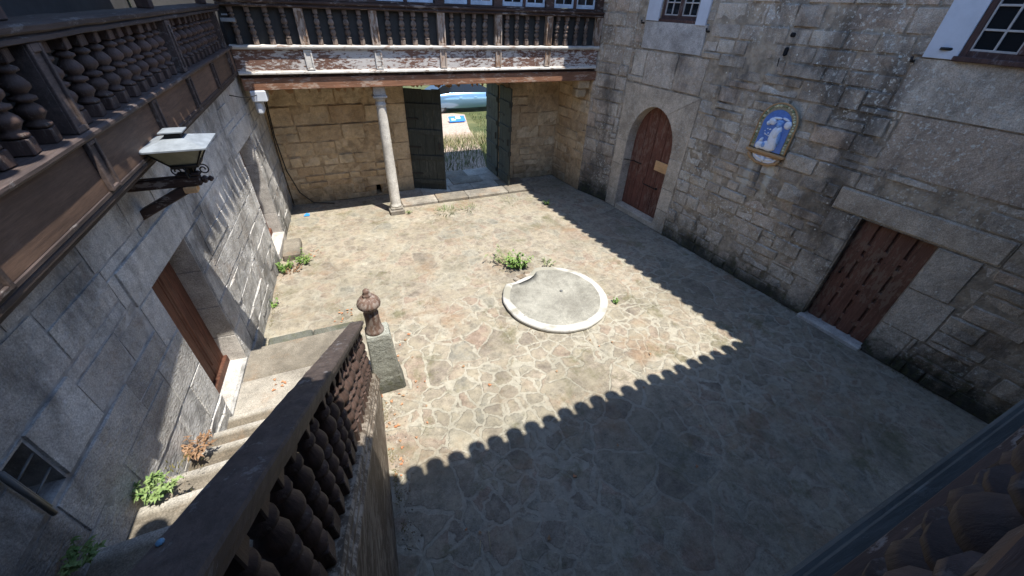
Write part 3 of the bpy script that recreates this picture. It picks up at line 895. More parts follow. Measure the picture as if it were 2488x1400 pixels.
def left_door(D, parent, seed, sill):
    rg = random.Random(seed); mb = MB(); nb = 5; w = (D[1] - D[0] + 0.04) / nb
    for k in range(nb):
        mb.box(LW, D[0] - 0.02 + k * w + 0.003, D[0] - 0.02 + (k + 1) * w - 0.003, D[2] + 0.02, D[3] + 0.01, -0.34, -0.29 + 0.004 * (k % 2), 0.008, (rg.random(), 0, .5))
    for k in (1, 3):
        mb.box(LW, D[0] - 0.02 + k * w + 0.04, D[0] - 0.02 + k * w + w - 0.04, D[2] + 0.3, D[3] - 0.25, -0.30, -0.272, 0.012)
    o = mb.build("wooden_door", M['doorl'], parent)
    mb = MB(); mb.box(LW, D[0] + 0.01, D[1] - 0.01, D[2] + 0.012, D[2] + 0.14, -0.29, -0.235, 0.012)
    mb.build("weather_board", M['doorl'], o)
    mb = MB(); mb.lathe([(0.025, 0), (0.03, 0.02), (0.0, 0.035)], 10, LW.p(D[0] + 0.16, D[2] + 1.05, -0.29))
    mb.box(LW, D[0] + 0.13, D[0] + 0.19, D[2] + 0.95, D[2] + 1.15, -0.295, -0.283, 0.003); mb.build("door_handle", M['iron'], o)
    mb = MB(); mb.box(LW, D[0] + 0.005, D[1] - 0.005, D[2] - 0.22, D[2] + 0.008, -0.4, sill, 0.012, (0.95, 0, .5)); mb.build("threshold", M['trim'], parent)
    mb = MB(); rg2 = random.Random(seed + 5)               # dressed stones lining the reveal
    zc = D[2]
    while zc < D[3] - 0.1:
        zn = min(D[3], zc + rg2.uniform(0.45, 0.6))
        mb.box(LW, D[1] - 0.012, D[1] + 0.03, zc + 0.004, zn - 0.004, -0.32, -0.014, 0.004, (rg2.random(), 0, .5))
        mb.box(LW, D[0] - 0.03, D[0] + 0.012, zc + 0.004, zn - 0.004, -0.32, -0.014, 0.004, (rg2.random(), 0, .5))
        zc = zn
    split(mb, "door_jamb", M['trim'], parent)
left_door(DA, lwall, 3, -0.05)
left_door(DB, lwall, 4, 0.02)
mb = MB(); mb.box(LW, VT[0] - 0.1, VT[1] + 0.1, VT[2] - 0.1, VT[3] + 0.1, -0.5, -0.4, 0.002); mb.build("vent_opening", M['blackhole'], lwall)
mb = MB()
mb.tube([LW.p(VT[0] - 0.01, VT[2] - 0.02, 0.03), LW.p(VT[0] - 0.01, VT[3] + 0.10, 0.03)], 0.016, 8)
mb.tube([LW.p(VT[0] + 0.035, VT[2], 0.0), LW.p(VT[0] + 0.035, VT[3], 0.0)], 0.010, 6)
for z in (VT[2] + 0.14, VT[3] - 0.12): mb.tube([LW.p(VT[0] + 0.03, z, 0.0), LW.p(VT[1], z, -0.02)], 0.008, 6)
mb.build("vent_grille", M['pipe'], lwall)

# ------------------------------------------------------------------ turned balusters
def baluster_mesh(h, r):
    """square foot, stacked bulbs and rings, square head"""
    mb = MB(); a = r * 0.86
    FX = Fr((0, 0, 0), (1, 0, 0), (0, -1, 0))
    mb.box(FX, -a, a, 0.0, h * 0.17, -a, a, 0.006)
    P = [(0.6, .17), (1.0, .19), (1.02, .22), (0.62, .25), (0.80, .29), (1.08, .34), (0.98, .39), (0.58, .44), (0.55, .455), (0.98, .475), (1.0, .51), (0.56, .53),
         (0.60, .55), (1.02, .60), (1.06, .645), (0.80, .70), (0.52, .74), (0.56, .755), (0.92, .775), (0.9, .805), (0.5, .83), (0.52, .86)]
    mb.lathe([(p * r, q * h) for p, q in P], 14)
    mb.box(FX, -a * 0.9, a * 0.9, h * 0.855, h, -a * 0.9, a * 0.9, 0.006)
    return mb


def baluster_row(proto, parent, pts, rz=0.0):
    """place copies of one baluster as parts of a balustrade; proto is used for the first"""
    for i, p in enumerate(pts):
        q = Vector(p) - WL[parent]
        if i == 0:
            proto.parent = parent; proto.location = q; proto.rotation_euler = (0, 0, rz)
        else:
            c = proto.copy(); COL.objects.link(c); c.parent = parent; c.location = q
            c.rotation_euler = (random.uniform(-.03, .03), random.uniform(-.03, .03), random.uniform(-.12, .12)); k_ = random.uniform(.93, 1.05); c.scale = (k_, k_, 1.0)


# ------------------------------------------------------------------ far gallery
FY = 10.5
FG = Fr((0, FY, 0), (1, 0, 0), (0, -1, 0))
fg = thing("wooden_gallery", (2.7, FY, 3.3), "sunlit far wooden gallery with peeling white paint across the end of the courtyard", "gallery")
X0, X1 = -1.62, 7.04
mb = MB(); mb.box(FG, X0, X1 + 0.1, 3.30, 3.53, -0.22, -0.03, 0.012); mb.build("beam", M['beam'], fg)
mb = MB(); mb.box(FG, X0, X1, 3.532, 3.60, -0.22, -0.09, 0.004); mb.build("joist_band", M['woodx'], fg)
posts = [-0.23, 1.21, 2.70, 4.11, 5.49]
edges = [X0] + posts + [X1]
mb = MB(); mb.box(FG, X0, X1, 3.60, 3.655, -0.1, 0.025, 0.012); mb.box(FG, X0, X1, 3.655, 3.67, -0.1, 0.008, 0.004); mb.build("base_moulding", M['white'], fg)
for a, b in zip(edges, edges[1:]):
    mb = MB(); mb.box(FG, a + 0.002, b - 0.002, 3.67, 4.055, -0.05, -0.012 + random.uniform(-.004, .004), 0.004); mb.build("fascia_board", M['peel'], fg)
for i, x in enumerate(posts):
    mb = MB()
    for s in (-1, 1): mb.box(FG, x + s * 0.062 - 0.016, x + s * 0.062 + 0.016, 3.672, 4.05, -0.012, 0.022, 0.004)
    mb.box(FG, x - 0.046, x + 0.046, 3.672, 3.70, -0.012, 0.020, 0.004); mb.box(FG, x - 0.046, x + 0.046, 4.02, 4.05, -0.012, 0.020, 0.004)
    mb.box(FG, x - 0.046, x + 0.046, 3.70, 4.02, -0.012, 0.004, 0.002)
    mb.build("pilaster", M['white'] if i < 2 else M['postfar'], fg)
mb = MB(); mb.sweep([(0.0, 4.055), (0.035, 4.058), (0.05, 4.085), (0.05, 4.11), (0.03, 4.13), (-0.12, 4.135), (-0.12, 4.055)],
                    (X0, FY, 0), (X1, FY, 0), (0, -1, 0), (0, 0, 1), nseg=40, wob=0.006, seed=2)
mb.build("sill_moulding", M['white'], fg)
mb = MB(); mb.box(FG, X0, X1, 4.135, 4.80, -0.17, -0.14, 0.002); mb.build("backing_board", M['back_board'], fg)
for x in posts + [X1 - 0.08]:
    mb = MB()
    mb.box(FG, x - 0.085, x + 0.085, 4.135, 4.765, -0.12, -0.012, 0.004)
    for s in (-1, 1): mb.box(FG, x + s * 0.068 - 0.016, x + s * 0.068 + 0.016, 4.135, 4.765, -0.012, 0.012, 0.003)
    mb.box(FG, x - 0.052, x + 0.052, 4.135, 4.18, -0.012, 0.011, 0.003); mb.box(FG, x - 0.052, x + 0.052, 4.72, 4.765, -0.012, 0.011, 0.003)
    mb.box(FG, x - 0.020, x + 0.020, 4.19, 4.71, -0.013, 0.002, 0.004)
    mb.build("post", M['postfar'], fg)
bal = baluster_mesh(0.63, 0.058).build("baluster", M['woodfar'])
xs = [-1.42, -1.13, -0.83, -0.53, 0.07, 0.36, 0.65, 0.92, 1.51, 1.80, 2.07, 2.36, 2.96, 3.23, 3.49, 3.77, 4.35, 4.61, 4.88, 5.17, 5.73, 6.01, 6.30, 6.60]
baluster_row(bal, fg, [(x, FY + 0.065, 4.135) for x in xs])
mb = MB(); mb.sweep([(-0.14, 4.765), (0.01, 4.765), (0.045, 4.785), (0.045, 4.80), (0.02, 4.815), (0.03, 4.835), (0.06, 4.85), (0.06, 4.875), (0.03, 4.89), (-0.16, 4.895)],
                    (X0, FY, 0), (X1, FY, 0), (0, -1, 0), (0, 0, 1), nseg=30, wob=0.004, seed=4)
mb.build("handrail", M['woodx'], fg)
# glazed upper part: posts with pairs of sashes
mb = MB()
for x in posts + [X0 + 0.1, X1 - 0.1]: mb.box(FG, x - 0.11, x + 0.11, 4.895, 6.02, -0.22, -0.05, 0.008)
mb.box(FG, X0, X1, 6.02, 6.22, -0.25, -0.04, 0.01); mb.box(FG, X0, X1, 4.895, 4.93, -0.22, -0.03, 0.006)
split(mb, "window_post", M['woodx'], fg)
ex = [X0 + 0.1] + posts + [X1 - 0.1]
for a, b in zip(ex, ex[1:]):
    a += 0.13; b -= 0.13; m = (a + b) / 2
    for c, d in ((a, m - 0.04), (m + 0.04, b)):
        if d - c < 0.2: continue
        mb = MB(); w = 0.05
        mb.box(FG, c, d, 4.935, 5.02, -0.16, -0.11, 0.005); mb.box(FG, c, d, 5.95, 6.01, -0.16, -0.11, 0.005)
        mb.box(FG, c, c + w, 5.02, 5.95, -0.16, -0.11, 0.005); mb.box(FG, d - w, d, 5.02, 5.95, -0.16, -0.11, 0.005)
        q = (c + d) / 2; mb.box(FG, q - 0.012, q + 0.012, 5.02, 5.95, -0.15, -0.115, 0.003)
        for z in (5.3, 5.6): mb.box(FG, c + w, d - w, z - 0.012, z + 0.012, -0.149, -0.116, 0.003)
        f = mb.build("window_sash", M['sash'], fg)
        mb = MB(); mb.box(FG, c + 0.02, d - 0.02, 4.97, 5.98, -0.138, -0.132, 0.001); mb.build("pane", M['glass'], f)
mb = MB()
for a, b in zip(ex, ex[1:]): mb.box(FG, (a + b) / 2 - 0.035, (a + b) / 2 + 0.035, 4.93, 6.02, -0.18, -0.08, 0.006)
split(mb, "mullion", M['winframe'], fg)
mb = MB()                                                  # floor and rear of the gallery
mb.box(Fr((0, 0, 0), (1, 0, 0), (0, 0, 1), (0, 1, 0)), X0 - 1.9, 7.0, FY + 0.23, 12.6, 3.56, 3.64, 0.004); mb.build("gallery_floor", M['planks'], fg)
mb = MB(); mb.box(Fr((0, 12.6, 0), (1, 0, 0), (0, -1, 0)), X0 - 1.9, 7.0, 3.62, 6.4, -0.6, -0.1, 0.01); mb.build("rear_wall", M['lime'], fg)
# crumbled ends of boards and lath hanging under the beam
mb = MB(); rg = random.Random(77)
for k in range(34):
    x = rg.choice([rg.uniform(-1.2, 1.0), rg.uniform(1.9, 3.2), rg.uniform(3.4, 6.6)])
    w = rg.uniform(0.03, 0.11); h = rg.uniform(0.03, 0.13); y = FY + rg.uniform(0.22, 0.34)
    mb.add([(x - w, y, 3.33), (x + w, y, 3.33), (x + w * rg.uniform(.2, .9), y - rg.uniform(0, .05), 3.30 - h * rg.uniform(.3, .9)), (x + rg.uniform(-.3, .3) * w, y - 0.03, 3.30 - h),
            (x - w * rg.uniform(.3, .9), y, 3.3 - h * rg.uniform(.2, .8)), (x, y + 0.04, 3.32)], [[0, 1, 2, 3, 4], [0, 5, 1], [1, 5, 2], [2, 5, 3], [3, 5, 4], [4, 5, 0]], (rg.random(), 0, .5))
for x, l in ((4.95, 0.24), (5.02, 0.18), (5.3, 0.13)): mb.tube([(x, FY + 0.2, 3.32), (x + 0.09, FY + 0.16, 3.30 - l * .5), (x + 0.14, FY + 0.17, 3.30 - l)], [0.010, 0.012, 0.006], 5)
split(mb, "broken_lath", M['shelf'], fg)

# column with its capital and pedestal
col = thing("stone_column", (1.13, 10.79, 0), "slender tapering granite column standing alone under the far gallery beam", "column")
mb = MB(); mb.box(FG, 0.93, 1.33, -0.05, 0.13, -0.48, -0.08, 0.02, (.6, 0, .5)); mb.box(FG, 0.965, 1.295, 0.13, 0.19, -0.455, -0.125, 0.02, (.6, 0, .5)); mb.build("pedestal", M['step'], col)
prof = [(0.155, 0.19), (0.16, 0.23), (0.142, 0.27)]
for i in range(8): prof.append((0.142 - 0.026 * (i / 7) ** 1.2, 0.3 + 2.5 * i / 7))
prof += [(0.112, 2.83), (0.13, 2.86), (0.13, 2.90), (0.112, 2.92), (0.112, 2.95)]
mb = MB(); M['column'] = mat_granite("pale_column_granite", [(0.0, (0.56, 0.53, 0.48)), (1.0, (0.64, 0.61, 0.55))], (0.4, 0.4, 0.4), bumpd=0.008, grain=0.5)
mb.lathe(prof, 20, (1.13, 10.79, 0), (.8, 0, .5)); mb.build("shaft", M['column'], col)
mb = MB(); mb.lathe([(0.112, 2.95), (0.125, 2.99), (0.165, 3.04)], 16, (1.13, 10.79, 0), (.6, 0, .5))
mb.box(FG, 0.965, 1.295, 3.04, 3.085, -0.46, -0.12, 0.008, (.9, 0, .5)); mb.box(FG, 0.99, 1.27, 3.085, 3.30, -0.43, -0.15, 0.01, (.4, 0, .5)); mb.build("capital", M['trim'], col)

for name, x0, x1, lab, mt in (("stone_corbel", -1.54, -1.24, "white painted corbel block carrying the left end of the beam", M['plaster']),
                              ("stone_corbel", 6.62, 7.0, "yellowish stone corbel under the right end of the beam", M['back'])):
    mb = MB(); mb.box(FG, x0, x1, 3.08, 3.30, -0.5, -0.0 if x0 < 0 else -0.12, 0.02); mb.box(FG, x0 + 0.02, x0 + 0.16 if x0 < 0 else x1 - 0.02, 2.82, 3.08, -0.48, -0.05 if x0 < 0 else -0.2, 0.04)
    o = mb.build(name, mt, loc=(x0, FY, 2.82)); tag(o, lab, "corbel", kind="thing")

# ------------------------------------------------------------------ left gallery
lg = thing("wooden_gallery", (-1.64, 5.0, 3.6), "shaded dark wooden gallery on the left with turned balusters and brown panels below", "gallery")
GU = Vector((0.0, 1, 0)); LG = Fr((-1.645 - 0.018 * 8, 0, 0), (0.018, 1, 0), (1, -0.018, 0))
Y0, Y1 = -1.5, 10.42
def bow(y): return 0.0
mb = MB(); mb.box(LG, Y0, Y1, 3.615, 3.665, -0.30, -0.015, 0.012); mb.box(LG, Y0, Y1, 3.665, 3.70, -0.2, -0.008, 0.006); mb.box(LG, Y0, Y1 - 0.02, 3.53, 3.615, -0.28, -0.10, 0.008)
mb.build("base_moulding", M['wood'], lg)
pil = [-0.55, 0.95, 2.45, 3.95, 5.45, 6.95, 8.45, 9.95]
ed = [Y0] + pil + [Y1]
for a, b in zip(ed, ed[1:]):
    mb = MB(); mb.box(LG, a + 0.002, b - 0.002, 3.70, 4.07, -0.05, -0.015, 0.004); mb.build("fascia_board", M['panel'], lg)
for y in pil:
    mb = MB()
    for s in (-1, 1): mb.box(LG, y + s * 0.062 - 0.017, y + s * 0.062 + 0.017, 3.70, 4.065, -0.015, 0.022, 0.005)
    mb.box(LG, y - 0.045, y + 0.045, 3.702, 3.73, -0.015, 0.02, 0.005); mb.box(LG, y - 0.045, y + 0.045, 4.035, 4.065, -0.015, 0.02, 0.005)
    mb.box(LG, y - 0.045, y + 0.045, 3.73, 4.035, -0.015, 0.003, 0.003)
    mb.build("pilaster", M['wood'], lg)
mb = MB(); mb.sweep([(0.0, 4.07), (0.03, 4.072), (0.042, 4.09), (0.042, 4.11), (0.025, 4.125), (-0.18, 4.13), (-0.18, 4.07)], LG.p(Y0, 0), LG.p(Y1, 0), LG.N, (0, 0, 1), nseg=30, wob=.006, seed=9)
mb.build("sill_moulding", M['wood'], lg)
gp = [0.95, 3.95, 6.95, 9.95]
for y in gp:
    mb = MB(); mb.box(LG, y - 0.085, y + 0.085, 4.13, 4.68, -0.13, 0.0, 0.005)
    for s in (-1, 1): mb.box(LG, y + s * 0.068 - 0.016, y + s * 0.068 + 0.016, 4.13, 4.68, 0.0, 0.02, 0.004)
    mb.box(LG, y - 0.052, y + 0.052, 4.13, 4.17, 0.0, 0.019, 0.004); mb.box(LG, y - 0.052, y + 0.052, 4.63, 4.68, 0.0, 0.019, 0.004)
    mb.build("post", M['wood'], lg)
mb = MB(); mb.box(LG, Y0, Y1, 4.13, 4.69, -0.22, -0.19, 0.002); mb.build("backing_board", M['back_board'], lg)
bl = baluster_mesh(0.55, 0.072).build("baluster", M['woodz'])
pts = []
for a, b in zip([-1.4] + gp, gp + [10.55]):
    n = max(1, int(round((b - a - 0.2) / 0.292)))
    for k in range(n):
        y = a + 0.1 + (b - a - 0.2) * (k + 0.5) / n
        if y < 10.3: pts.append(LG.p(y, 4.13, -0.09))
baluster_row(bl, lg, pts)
mb = MB(); mb.sweep([(-0.20, 4.68), (0.0, 4.68), (0.03, 4.69), (0.03, 4.715), (0.012, 4.725), (0.045, 4.745), (0.05, 4.775), (0.02, 4.79), (-0.22, 4.80)], LG.p(Y0, 0), LG.p(Y1, 0), LG.N, (0, 0, 1), nseg=40, wob=.01, seed=12)
mb.build("handrail", M['wood'], lg)
mb = MB()
for y in (0.95, 3.95, 6.95, 9.95): mb.box(LG, y - 0.07, y + 0.07, 4.795, 6.2, -0.2, -0.06, 0.01)
mb.box(LG, Y0, Y1, 6.2, 6.38, -0.24, -0.04, 0.01)
split(mb, "roof_post", M['woodz'], lg)
mb = MB(); mb.box(Fr((0, 0, 0), (1, 0, 0), (0, 0, 1), (0, 1, 0)), -4.0, -1.86, Y0, 12.5, 3.56, 3.64, 0.004); mb.build("gallery_floor", M['planks'], lg)
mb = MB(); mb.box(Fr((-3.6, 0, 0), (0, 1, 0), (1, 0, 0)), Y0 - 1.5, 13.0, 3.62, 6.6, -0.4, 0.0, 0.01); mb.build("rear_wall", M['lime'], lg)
# a little shelf-like notice board at the corner of the two galleries
mb = MB(); FC = Fr((-1.62, 10.38, 0), (1, 0, 0), (0, -1, 0)); mb.box(FC, 0.02, 0.26, 4.52, 4.58, -0.02, 0.015, 0.004); mb.box(FC, 0.06, 0.16, 4.62, 4.645, -0.02, 0.012, 0.004)
o = mb.build("zinc_flashing", M['zinc'], loc=(-1.5, 10.38, 4.5)); tag(o, "small grey metal strip fixed where the two galleries meet", "metal strip", kind="thing")

# ------------------------------------------------------------------ near gallery, right under the camera
ND = Vector((1, 0.031, 0)).normalized()
NG = Fr((0, -0.045, 0), ND, (-ND.y, ND.x, 0))
ng = thing("wooden_gallery", (1.5, -0.05, 3.6), "dark wooden gallery balustrade seen from above in the near right corner", "gallery")
A0, A1 = 0.14, 8.1
mb = MB(); mb.box(NG, A0, A1, 3.55, 3.64, -0.2, 0.075, 0.012); mb.box(NG, A0, A1, 3.64, 3.67, -0.2, 0.05, 0.006); mb.build("outer_ledge", mat_wood("dull_painted_ledge", (0.075, 0.085, 0.083), (0.115, 0.125, 0.122), (0.2, 0.22, 0.22), 0.4, axis=0, worn_thr=0.60), ng)
mb = MB(); mb.box(NG, A0, A1, 3.67, 4.05, -0.12, -0.03, 0.006); mb.box(NG, A0, A1, 3.3, 3.55, -0.25, 0.0, 0.01); mb.build("fascia_board", M['woodx'], ng)
mb = MB(); mb.sweep([(-0.16, 4.05), (0.0, 4.05), (0.022, 4.07), (0.022, 4.10), (-0.01, 4.125), (-0.16, 4.13)], NG.p(A0, 0), NG.p(A1, 0), NG.N, (0, 0, 1), nseg=30, wob=.005, seed=21); mb.build("sill_moulding", M['woodx'], ng)
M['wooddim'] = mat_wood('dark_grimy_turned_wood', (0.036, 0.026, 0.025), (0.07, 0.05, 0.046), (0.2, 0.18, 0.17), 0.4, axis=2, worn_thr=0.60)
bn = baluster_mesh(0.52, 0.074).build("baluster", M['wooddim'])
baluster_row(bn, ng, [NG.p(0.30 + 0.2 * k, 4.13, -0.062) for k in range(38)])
mb = MB(); mb.sweep([(-0.13, 4.65), (-0.022, 4.65), (-0.008, 4.67), (-0.008, 4.69), (-0.03, 4.705), (-0.13, 4.705)], NG.p(A0, 0), NG.p(A1, 0), NG.N, (0, 0, 1), nseg=30, wob=.004, seed=25); mb.build("handrail", M['woodx'], ng)
mb = MB()
mb.box(NG, A0, A1, 3.56, 3.64, -2.4, -0.22, 0.004); mb.box(NG, -2.6, A0, 3.56, 3.64, -2.4, -1.3, 0.004); mb.build("gallery_floor", M['planks'], ng)
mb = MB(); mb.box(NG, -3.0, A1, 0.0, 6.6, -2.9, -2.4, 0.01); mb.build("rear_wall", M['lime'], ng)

# ------------------------------------------------------------------ stairs along the left wall, landing, side wall and balustrade
stair = thing("stone_staircase", (-1.3, 4.4, 0), "worn granite staircase climbing along the left wall to the gallery", "staircase")
def bx(y): return -0.46 + 0.065 * (y - 1.82)               # plan line of the balustrade
def rz_(y): return 3.17 - 0.66 * (y - 1.82)                # top of its handrail
def lwx(y): return -1.95 + TL * (y - 6.6)
rg = random.Random(4)
def tread(y0, y1, zb, zt, xr0, xr1, seed, mt):
    """one step: irregular plan, worn rounded edge"""
    mb = MB(); n = 10; top = []; vs = []
    r2 = random.Random(seed)
    for i in range(n + 1):
        f = i / n
        x0 = lwx(y0) - 0.1; x1 = lwx(y1) - 0.1
        xa = x0 + (xr0 - x0) * f; xb = x1 + (xr1 - x1) * f
        wv = 0.012 * noise.noise((xb * 3, seed, 0))
        top.append((xa, y0, xb, y1 + wv))
    fs = []
    for (xa, ya, xb, yb) in top:
        sag = 0.010 * noise.noise((xb * 1.3, seed, 4))
        vs += [(xa, ya, zb), (xa, ya, zt), (xb, yb - 0.13, zt + sag), (xb, yb - 0.06, zt + sag), (xb, yb - 0.015, zt - 0.010 + sag), (xb, yb, zt - 0.035 + sag), (xb, yb, zb)]
    m = 7
    for i in range(n):
        for k in range(m):
            fs.append([i * m + k, (i + 1) * m + k, (i + 1) * m + (k + 1) % m, i * m + (k + 1) % m])
    fs += [list(range(m))[::-1], [n * m + k for k in range(m)]]
    mb.add(vs, fs, (0.5, 0, .5)); q = r2.uniform(-.12, .12)
    mb.c = [((0.0, 0.0, 0.02, 0.85, 1.0, 0.9, 0.1)[i % 7] + q, 0, .5) for i in range(len(mb.v))]
    return mb.build("step", mt, stair)
for k in range(13):
    yn = 4.30 - 0.42 * k; zt = 0.45 + 0.25 * k
    tread(yn - 0.52, yn, max(0.0, zt - 0.5), zt, bx(yn - 0.5) - 0.06, bx(yn) - 0.06, 100 + k, M['step'])
mb = MB()
mb.box(F0, -2.18, -0.42, 4.30, 5.02, -0.05, 0.33, 0.03, (.7, 0, .5)); mb.box(F0, -2.18, -0.45, 5.028, 5.76, -0.05, 0.315, 0.03, (.3, 0, .5))
mb.build("landing", M['step'], stair)
mb = MB()
mb.box(F0, -1.86, -1.15, 5.80, 6.22, -0.05, 0.085, 0.03, (.2, 0, .5)); mb.box(F0, -1.14, -0.42, 5.80, 6.20, -0.05, 0.075, 0.03, (.5, 0, .5)); mb.build("bottom_step", M['mossy'], stair)
# side wall with a sloping coping
mb = MB(); ys = [4.42, 3.6, 2.6, 1.6, 0.6, -0.4, -1.25]
def copz(y): return rz_(y) - 1.04
vs = []; fs = []
for y in ys:
    xo = bx(y) + 0.085; xi = bx(y) - 0.10
    vs += [(xi, y, 0), (xi, y, copz(y) - 0.10), (xo, y, copz(y) - 0.10), (xo + 0.02, y, 0)]
for i in range(len(ys) - 1):
    for k in range(4): fs.append([i * 4 + k, (i + 1) * 4 + k, (i + 1) * 4 + (k + 1) % 4, i * 4 + (k + 1) % 4])
fs += [[0, 1, 2, 3], [24, 27, 26, 25]]
M['coping'] = mat_wood("pale_weathered_coping", (0.15, 0.125, 0.10), (0.29, 0.25, 0.20), (0.075, 0.052, 0.035), 0.8, axis=1, worn_thr=0.52)
mb.add(vs, fs, (.4, 0, .5)); mb.build("side_wall", M['coping'], stair)
sb = thing("stair_balustrade", (-0.35, 3.0, 1.4), "dark weathered wooden stair balustrade with a broad handrail running down to a turned newel", "balustrade")
p0 = Vector((bx(4.40), 4.40, copz(4.40))); p1 = Vector((bx(-1.2), -1.2, copz(-1.2)))
slope = (p1 - p0).normalized(); side = Vector((slope.y, -slope.x, 0)).normalized() * -1
if side.x < 0: side = -side
upv = side.cross(slope).normalized()
if upv.z < 0: upv = -upv
mb = MB()
mb.sweep([(-0.11, -0.10), (-0.11, 0.0), (0.08, 0.0), (0.095, -0.015), (0.095, -0.045), (0.11, -0.055), (0.11, -0.085), (0.13, -0.10), (0.13, -0.14), (0.09, -0.17), (-0.05, -0.17)],
         p0, p1, side, upv, nseg=44, wob=0.012, seed=31)
mb.build("coping", M['coping'], sb)
q0 = Vector((bx(4.42), 4.42, rz_(4.42))); q1 = Vector((bx(-1.2), -1.2, rz_(-1.2)))
mb = MB()
mb.sweep([(-0.07, -0.055), (-0.074, -0.012), (-0.066, 0.0), (-0.02, 0.004), (0.04, 0.004), (0.090, -0.002), (0.098, -0.012), (0.098, -0.045), (0.075, -0.055), (0.075, -0.10), (-0.04, -0.10), (-0.04, -0.062)],
         q0, q1, side, upv, nseg=60, wob=0.005, seed=33)
mb.build("handrail", mat_wood("weathered_handrail", (0.036, 0.028, 0.026), (0.078, 0.060, 0.053), (0.26, 0.25, 0.25), 0.55, axis=1, worn_thr=0.60), sb)
bs = baluster_mesh(0.93, 0.062).build("baluster", M['woodz'])
pts = []
y = 4.22
while y > -0.9:
    pts.append((bx(y), y, copz(y) + 0.0 + 0.03)); y -= 0.185
baluster_row(bs, sb, pts)
mb = MB(); mb.lathe([(0.0, 0.0), (0.010, 0.001), (0.008, 0.003), (0.0, 0.004)], 9, (bx(0.66) - 0.045, 0.66, rz_(0.66) + 0.012))
o = mb.build("blue_scrap", mat_plain("blue_plastic", (0.16, 0.30, 0.42), 0.4, 0.2), loc=(bx(0.66) - 0.045, 0.66, rz_(0.66))); tag(o, "small blue scrap lying on the dark stair handrail", "plastic scrap", kind="thing")

nw = thing("newel_pillar", (-0.06, 4.52, 0), "granite newel pillar at the foot of the stairs carrying a turned wooden knob", "newel")
mb = MB(); FN = Fr((-0.05, 4.53, 0), (1, 0, 0), (0, -1, 0))
vs = []; fs = []; lv = [(0.0, 0.245, 0.20), (0.16, 0.225, 0.185), (0.30, 0.20, 0.17), (0.7, 0.185, 0.165), (1.08, 0.17, 0.155), (1.13, 0.155, 0.14)]
for z, a, b in lv:
    for (sx, sy) in ((-1, -1), (1, -1), (1, 1), (-1, 1)):
        vs += [FN.p(sx * a, z, sy * b * 0.86), FN.p(sx * a * 0.88, z, sy * b)] if sx * sy > 0 else [FN.p(sx * a * 0.88, z, sy * b), FN.p(sx * a, z, sy * b * 0.86)]
for i in range(len(lv) - 1):
    for k in range(8): fs.append([i * 8 + k, i * 8 + (k + 1) % 8, (i + 1) * 8 + (k + 1) % 8, (i + 1) * 8 + k])
fs.append(list(range(len(vs) - 8, len(vs))))
mb.add(vs, fs, (.6, 0, .5)); mb.build("pillar", M['mossy'], nw)
mb = MB(); mb.lathe([(0.125, 1.125), (0.13, 1.15), (0.122, 1.18), (0.108, 1.21), (0.10, 1.30), (0.098, 1.42), (0.102, 1.47), (0.09, 1.50), (0.085, 1.53), (0.115, 1.56), (0.15, 1.60), (0.158, 1.635),
                     (0.145, 1.68), (0.11, 1.725), (0.07, 1.745), (0.055, 1.75), (0.06, 1.77), (0.057, 1.79), (0.04, 1.80), (0.046, 1.825), (0.042, 1.85), (0.02, 1.87), (0.0, 1.873)], 22, (-0.08, 4.53, 0))
mb.build("turned_knob", mat_wood("bleached_newel_wood", (0.11, 0.065, 0.048), (0.19, 0.125, 0.095), (0.36, 0.31, 0.27), 0.6, axis=2, worn_thr=0.55), nw)

# ------------------------------------------------------------------ round cover over the old well
well = thing("well_cover", (3.52, 5.56, 0), "round raised concrete well cover with a worn white painted rim and a bite broken out", "well cover")
def wout(a, r):
    d = abs(((a - R(113) + math.pi) % (2 * math.pi)) - math.pi)
    return r - 0.21 * (1 if r > 0.9 else 0.9) * max(0, 1 - (d / R(24)) ** 2) ** 0.6 + 0.012 * noise.noise((math.cos(a) * 3, math.sin(a) * 3, r)) + 0.008 * noise.noise((math.cos(a) * 9, math.sin(a) * 9, r))
mb = MB(); n = 120; vs = []; fs = []
rings = [(1.085, 0.0), (1.10, 0.03), (1.10, 0.062), (1.085, 0.080), (1.04, 0.088), (0.965, 0.091), (0.93, 0.090)]
for r, z in rings:
    for k in range(n):
        a = 2 * math.pi * k / n; q = wout(a, r)
        if r < 0.99: q = min(wout(a, r), wout(a, 1.04) - 0.02)
        vs.append((3.52 + q * math.cos(a), 5.56 + q * math.sin(a), z + 0.006 * noise.noise((math.cos(a) * 4, math.sin(a) * 4, z))))
for j in range(len(rings) - 1):
    for k in range(n): fs.append([j * n + k, j * n + (k + 1) % n, (j + 1) * n + (k + 1) % n, (j + 1) * n + k])
mb.add(vs, fs, (.5, 0, .5))
t = NT("worn_white_paint_on_concrete")
k = t.math('MULTIPLY', t.step(t.noise(5.0, detail=8, rough=0.75), 0.62, 0.54), 1.0)
k2 = t.step(t.noise(1.3, detail=3, co=t.map(loc=(3, 1, 0))), 0.38, 0.48)
c = t.mix(t.math('MULTIPLY', k, k2), (0.27, 0.26, 0.215), (0.40, 0.39, 0.365))
pit = t.math('MULTIPLY', t.step(t.vor(6.0), 0.13, 0.08), t.step(t.noise(2.0, co=t.map(loc=(6, 1, 0))), 0.52, 0.58))
c = t.mix(t.math('MULTIPLY', pit, 0.75), c, (0.14, 0.13, 0.12))
M['wellrim'] = t.done(c, 0.85, t.bump(t.noise(20.0, detail=7, rough=0.75), 0.7, 0.012), spec=0.2)
mb.build("rim", M['wellrim'], well)
mb = MB(); vs = []; fs = []
rr2 = [0.955, 0.93, 0.7, 0.45, 0.2]
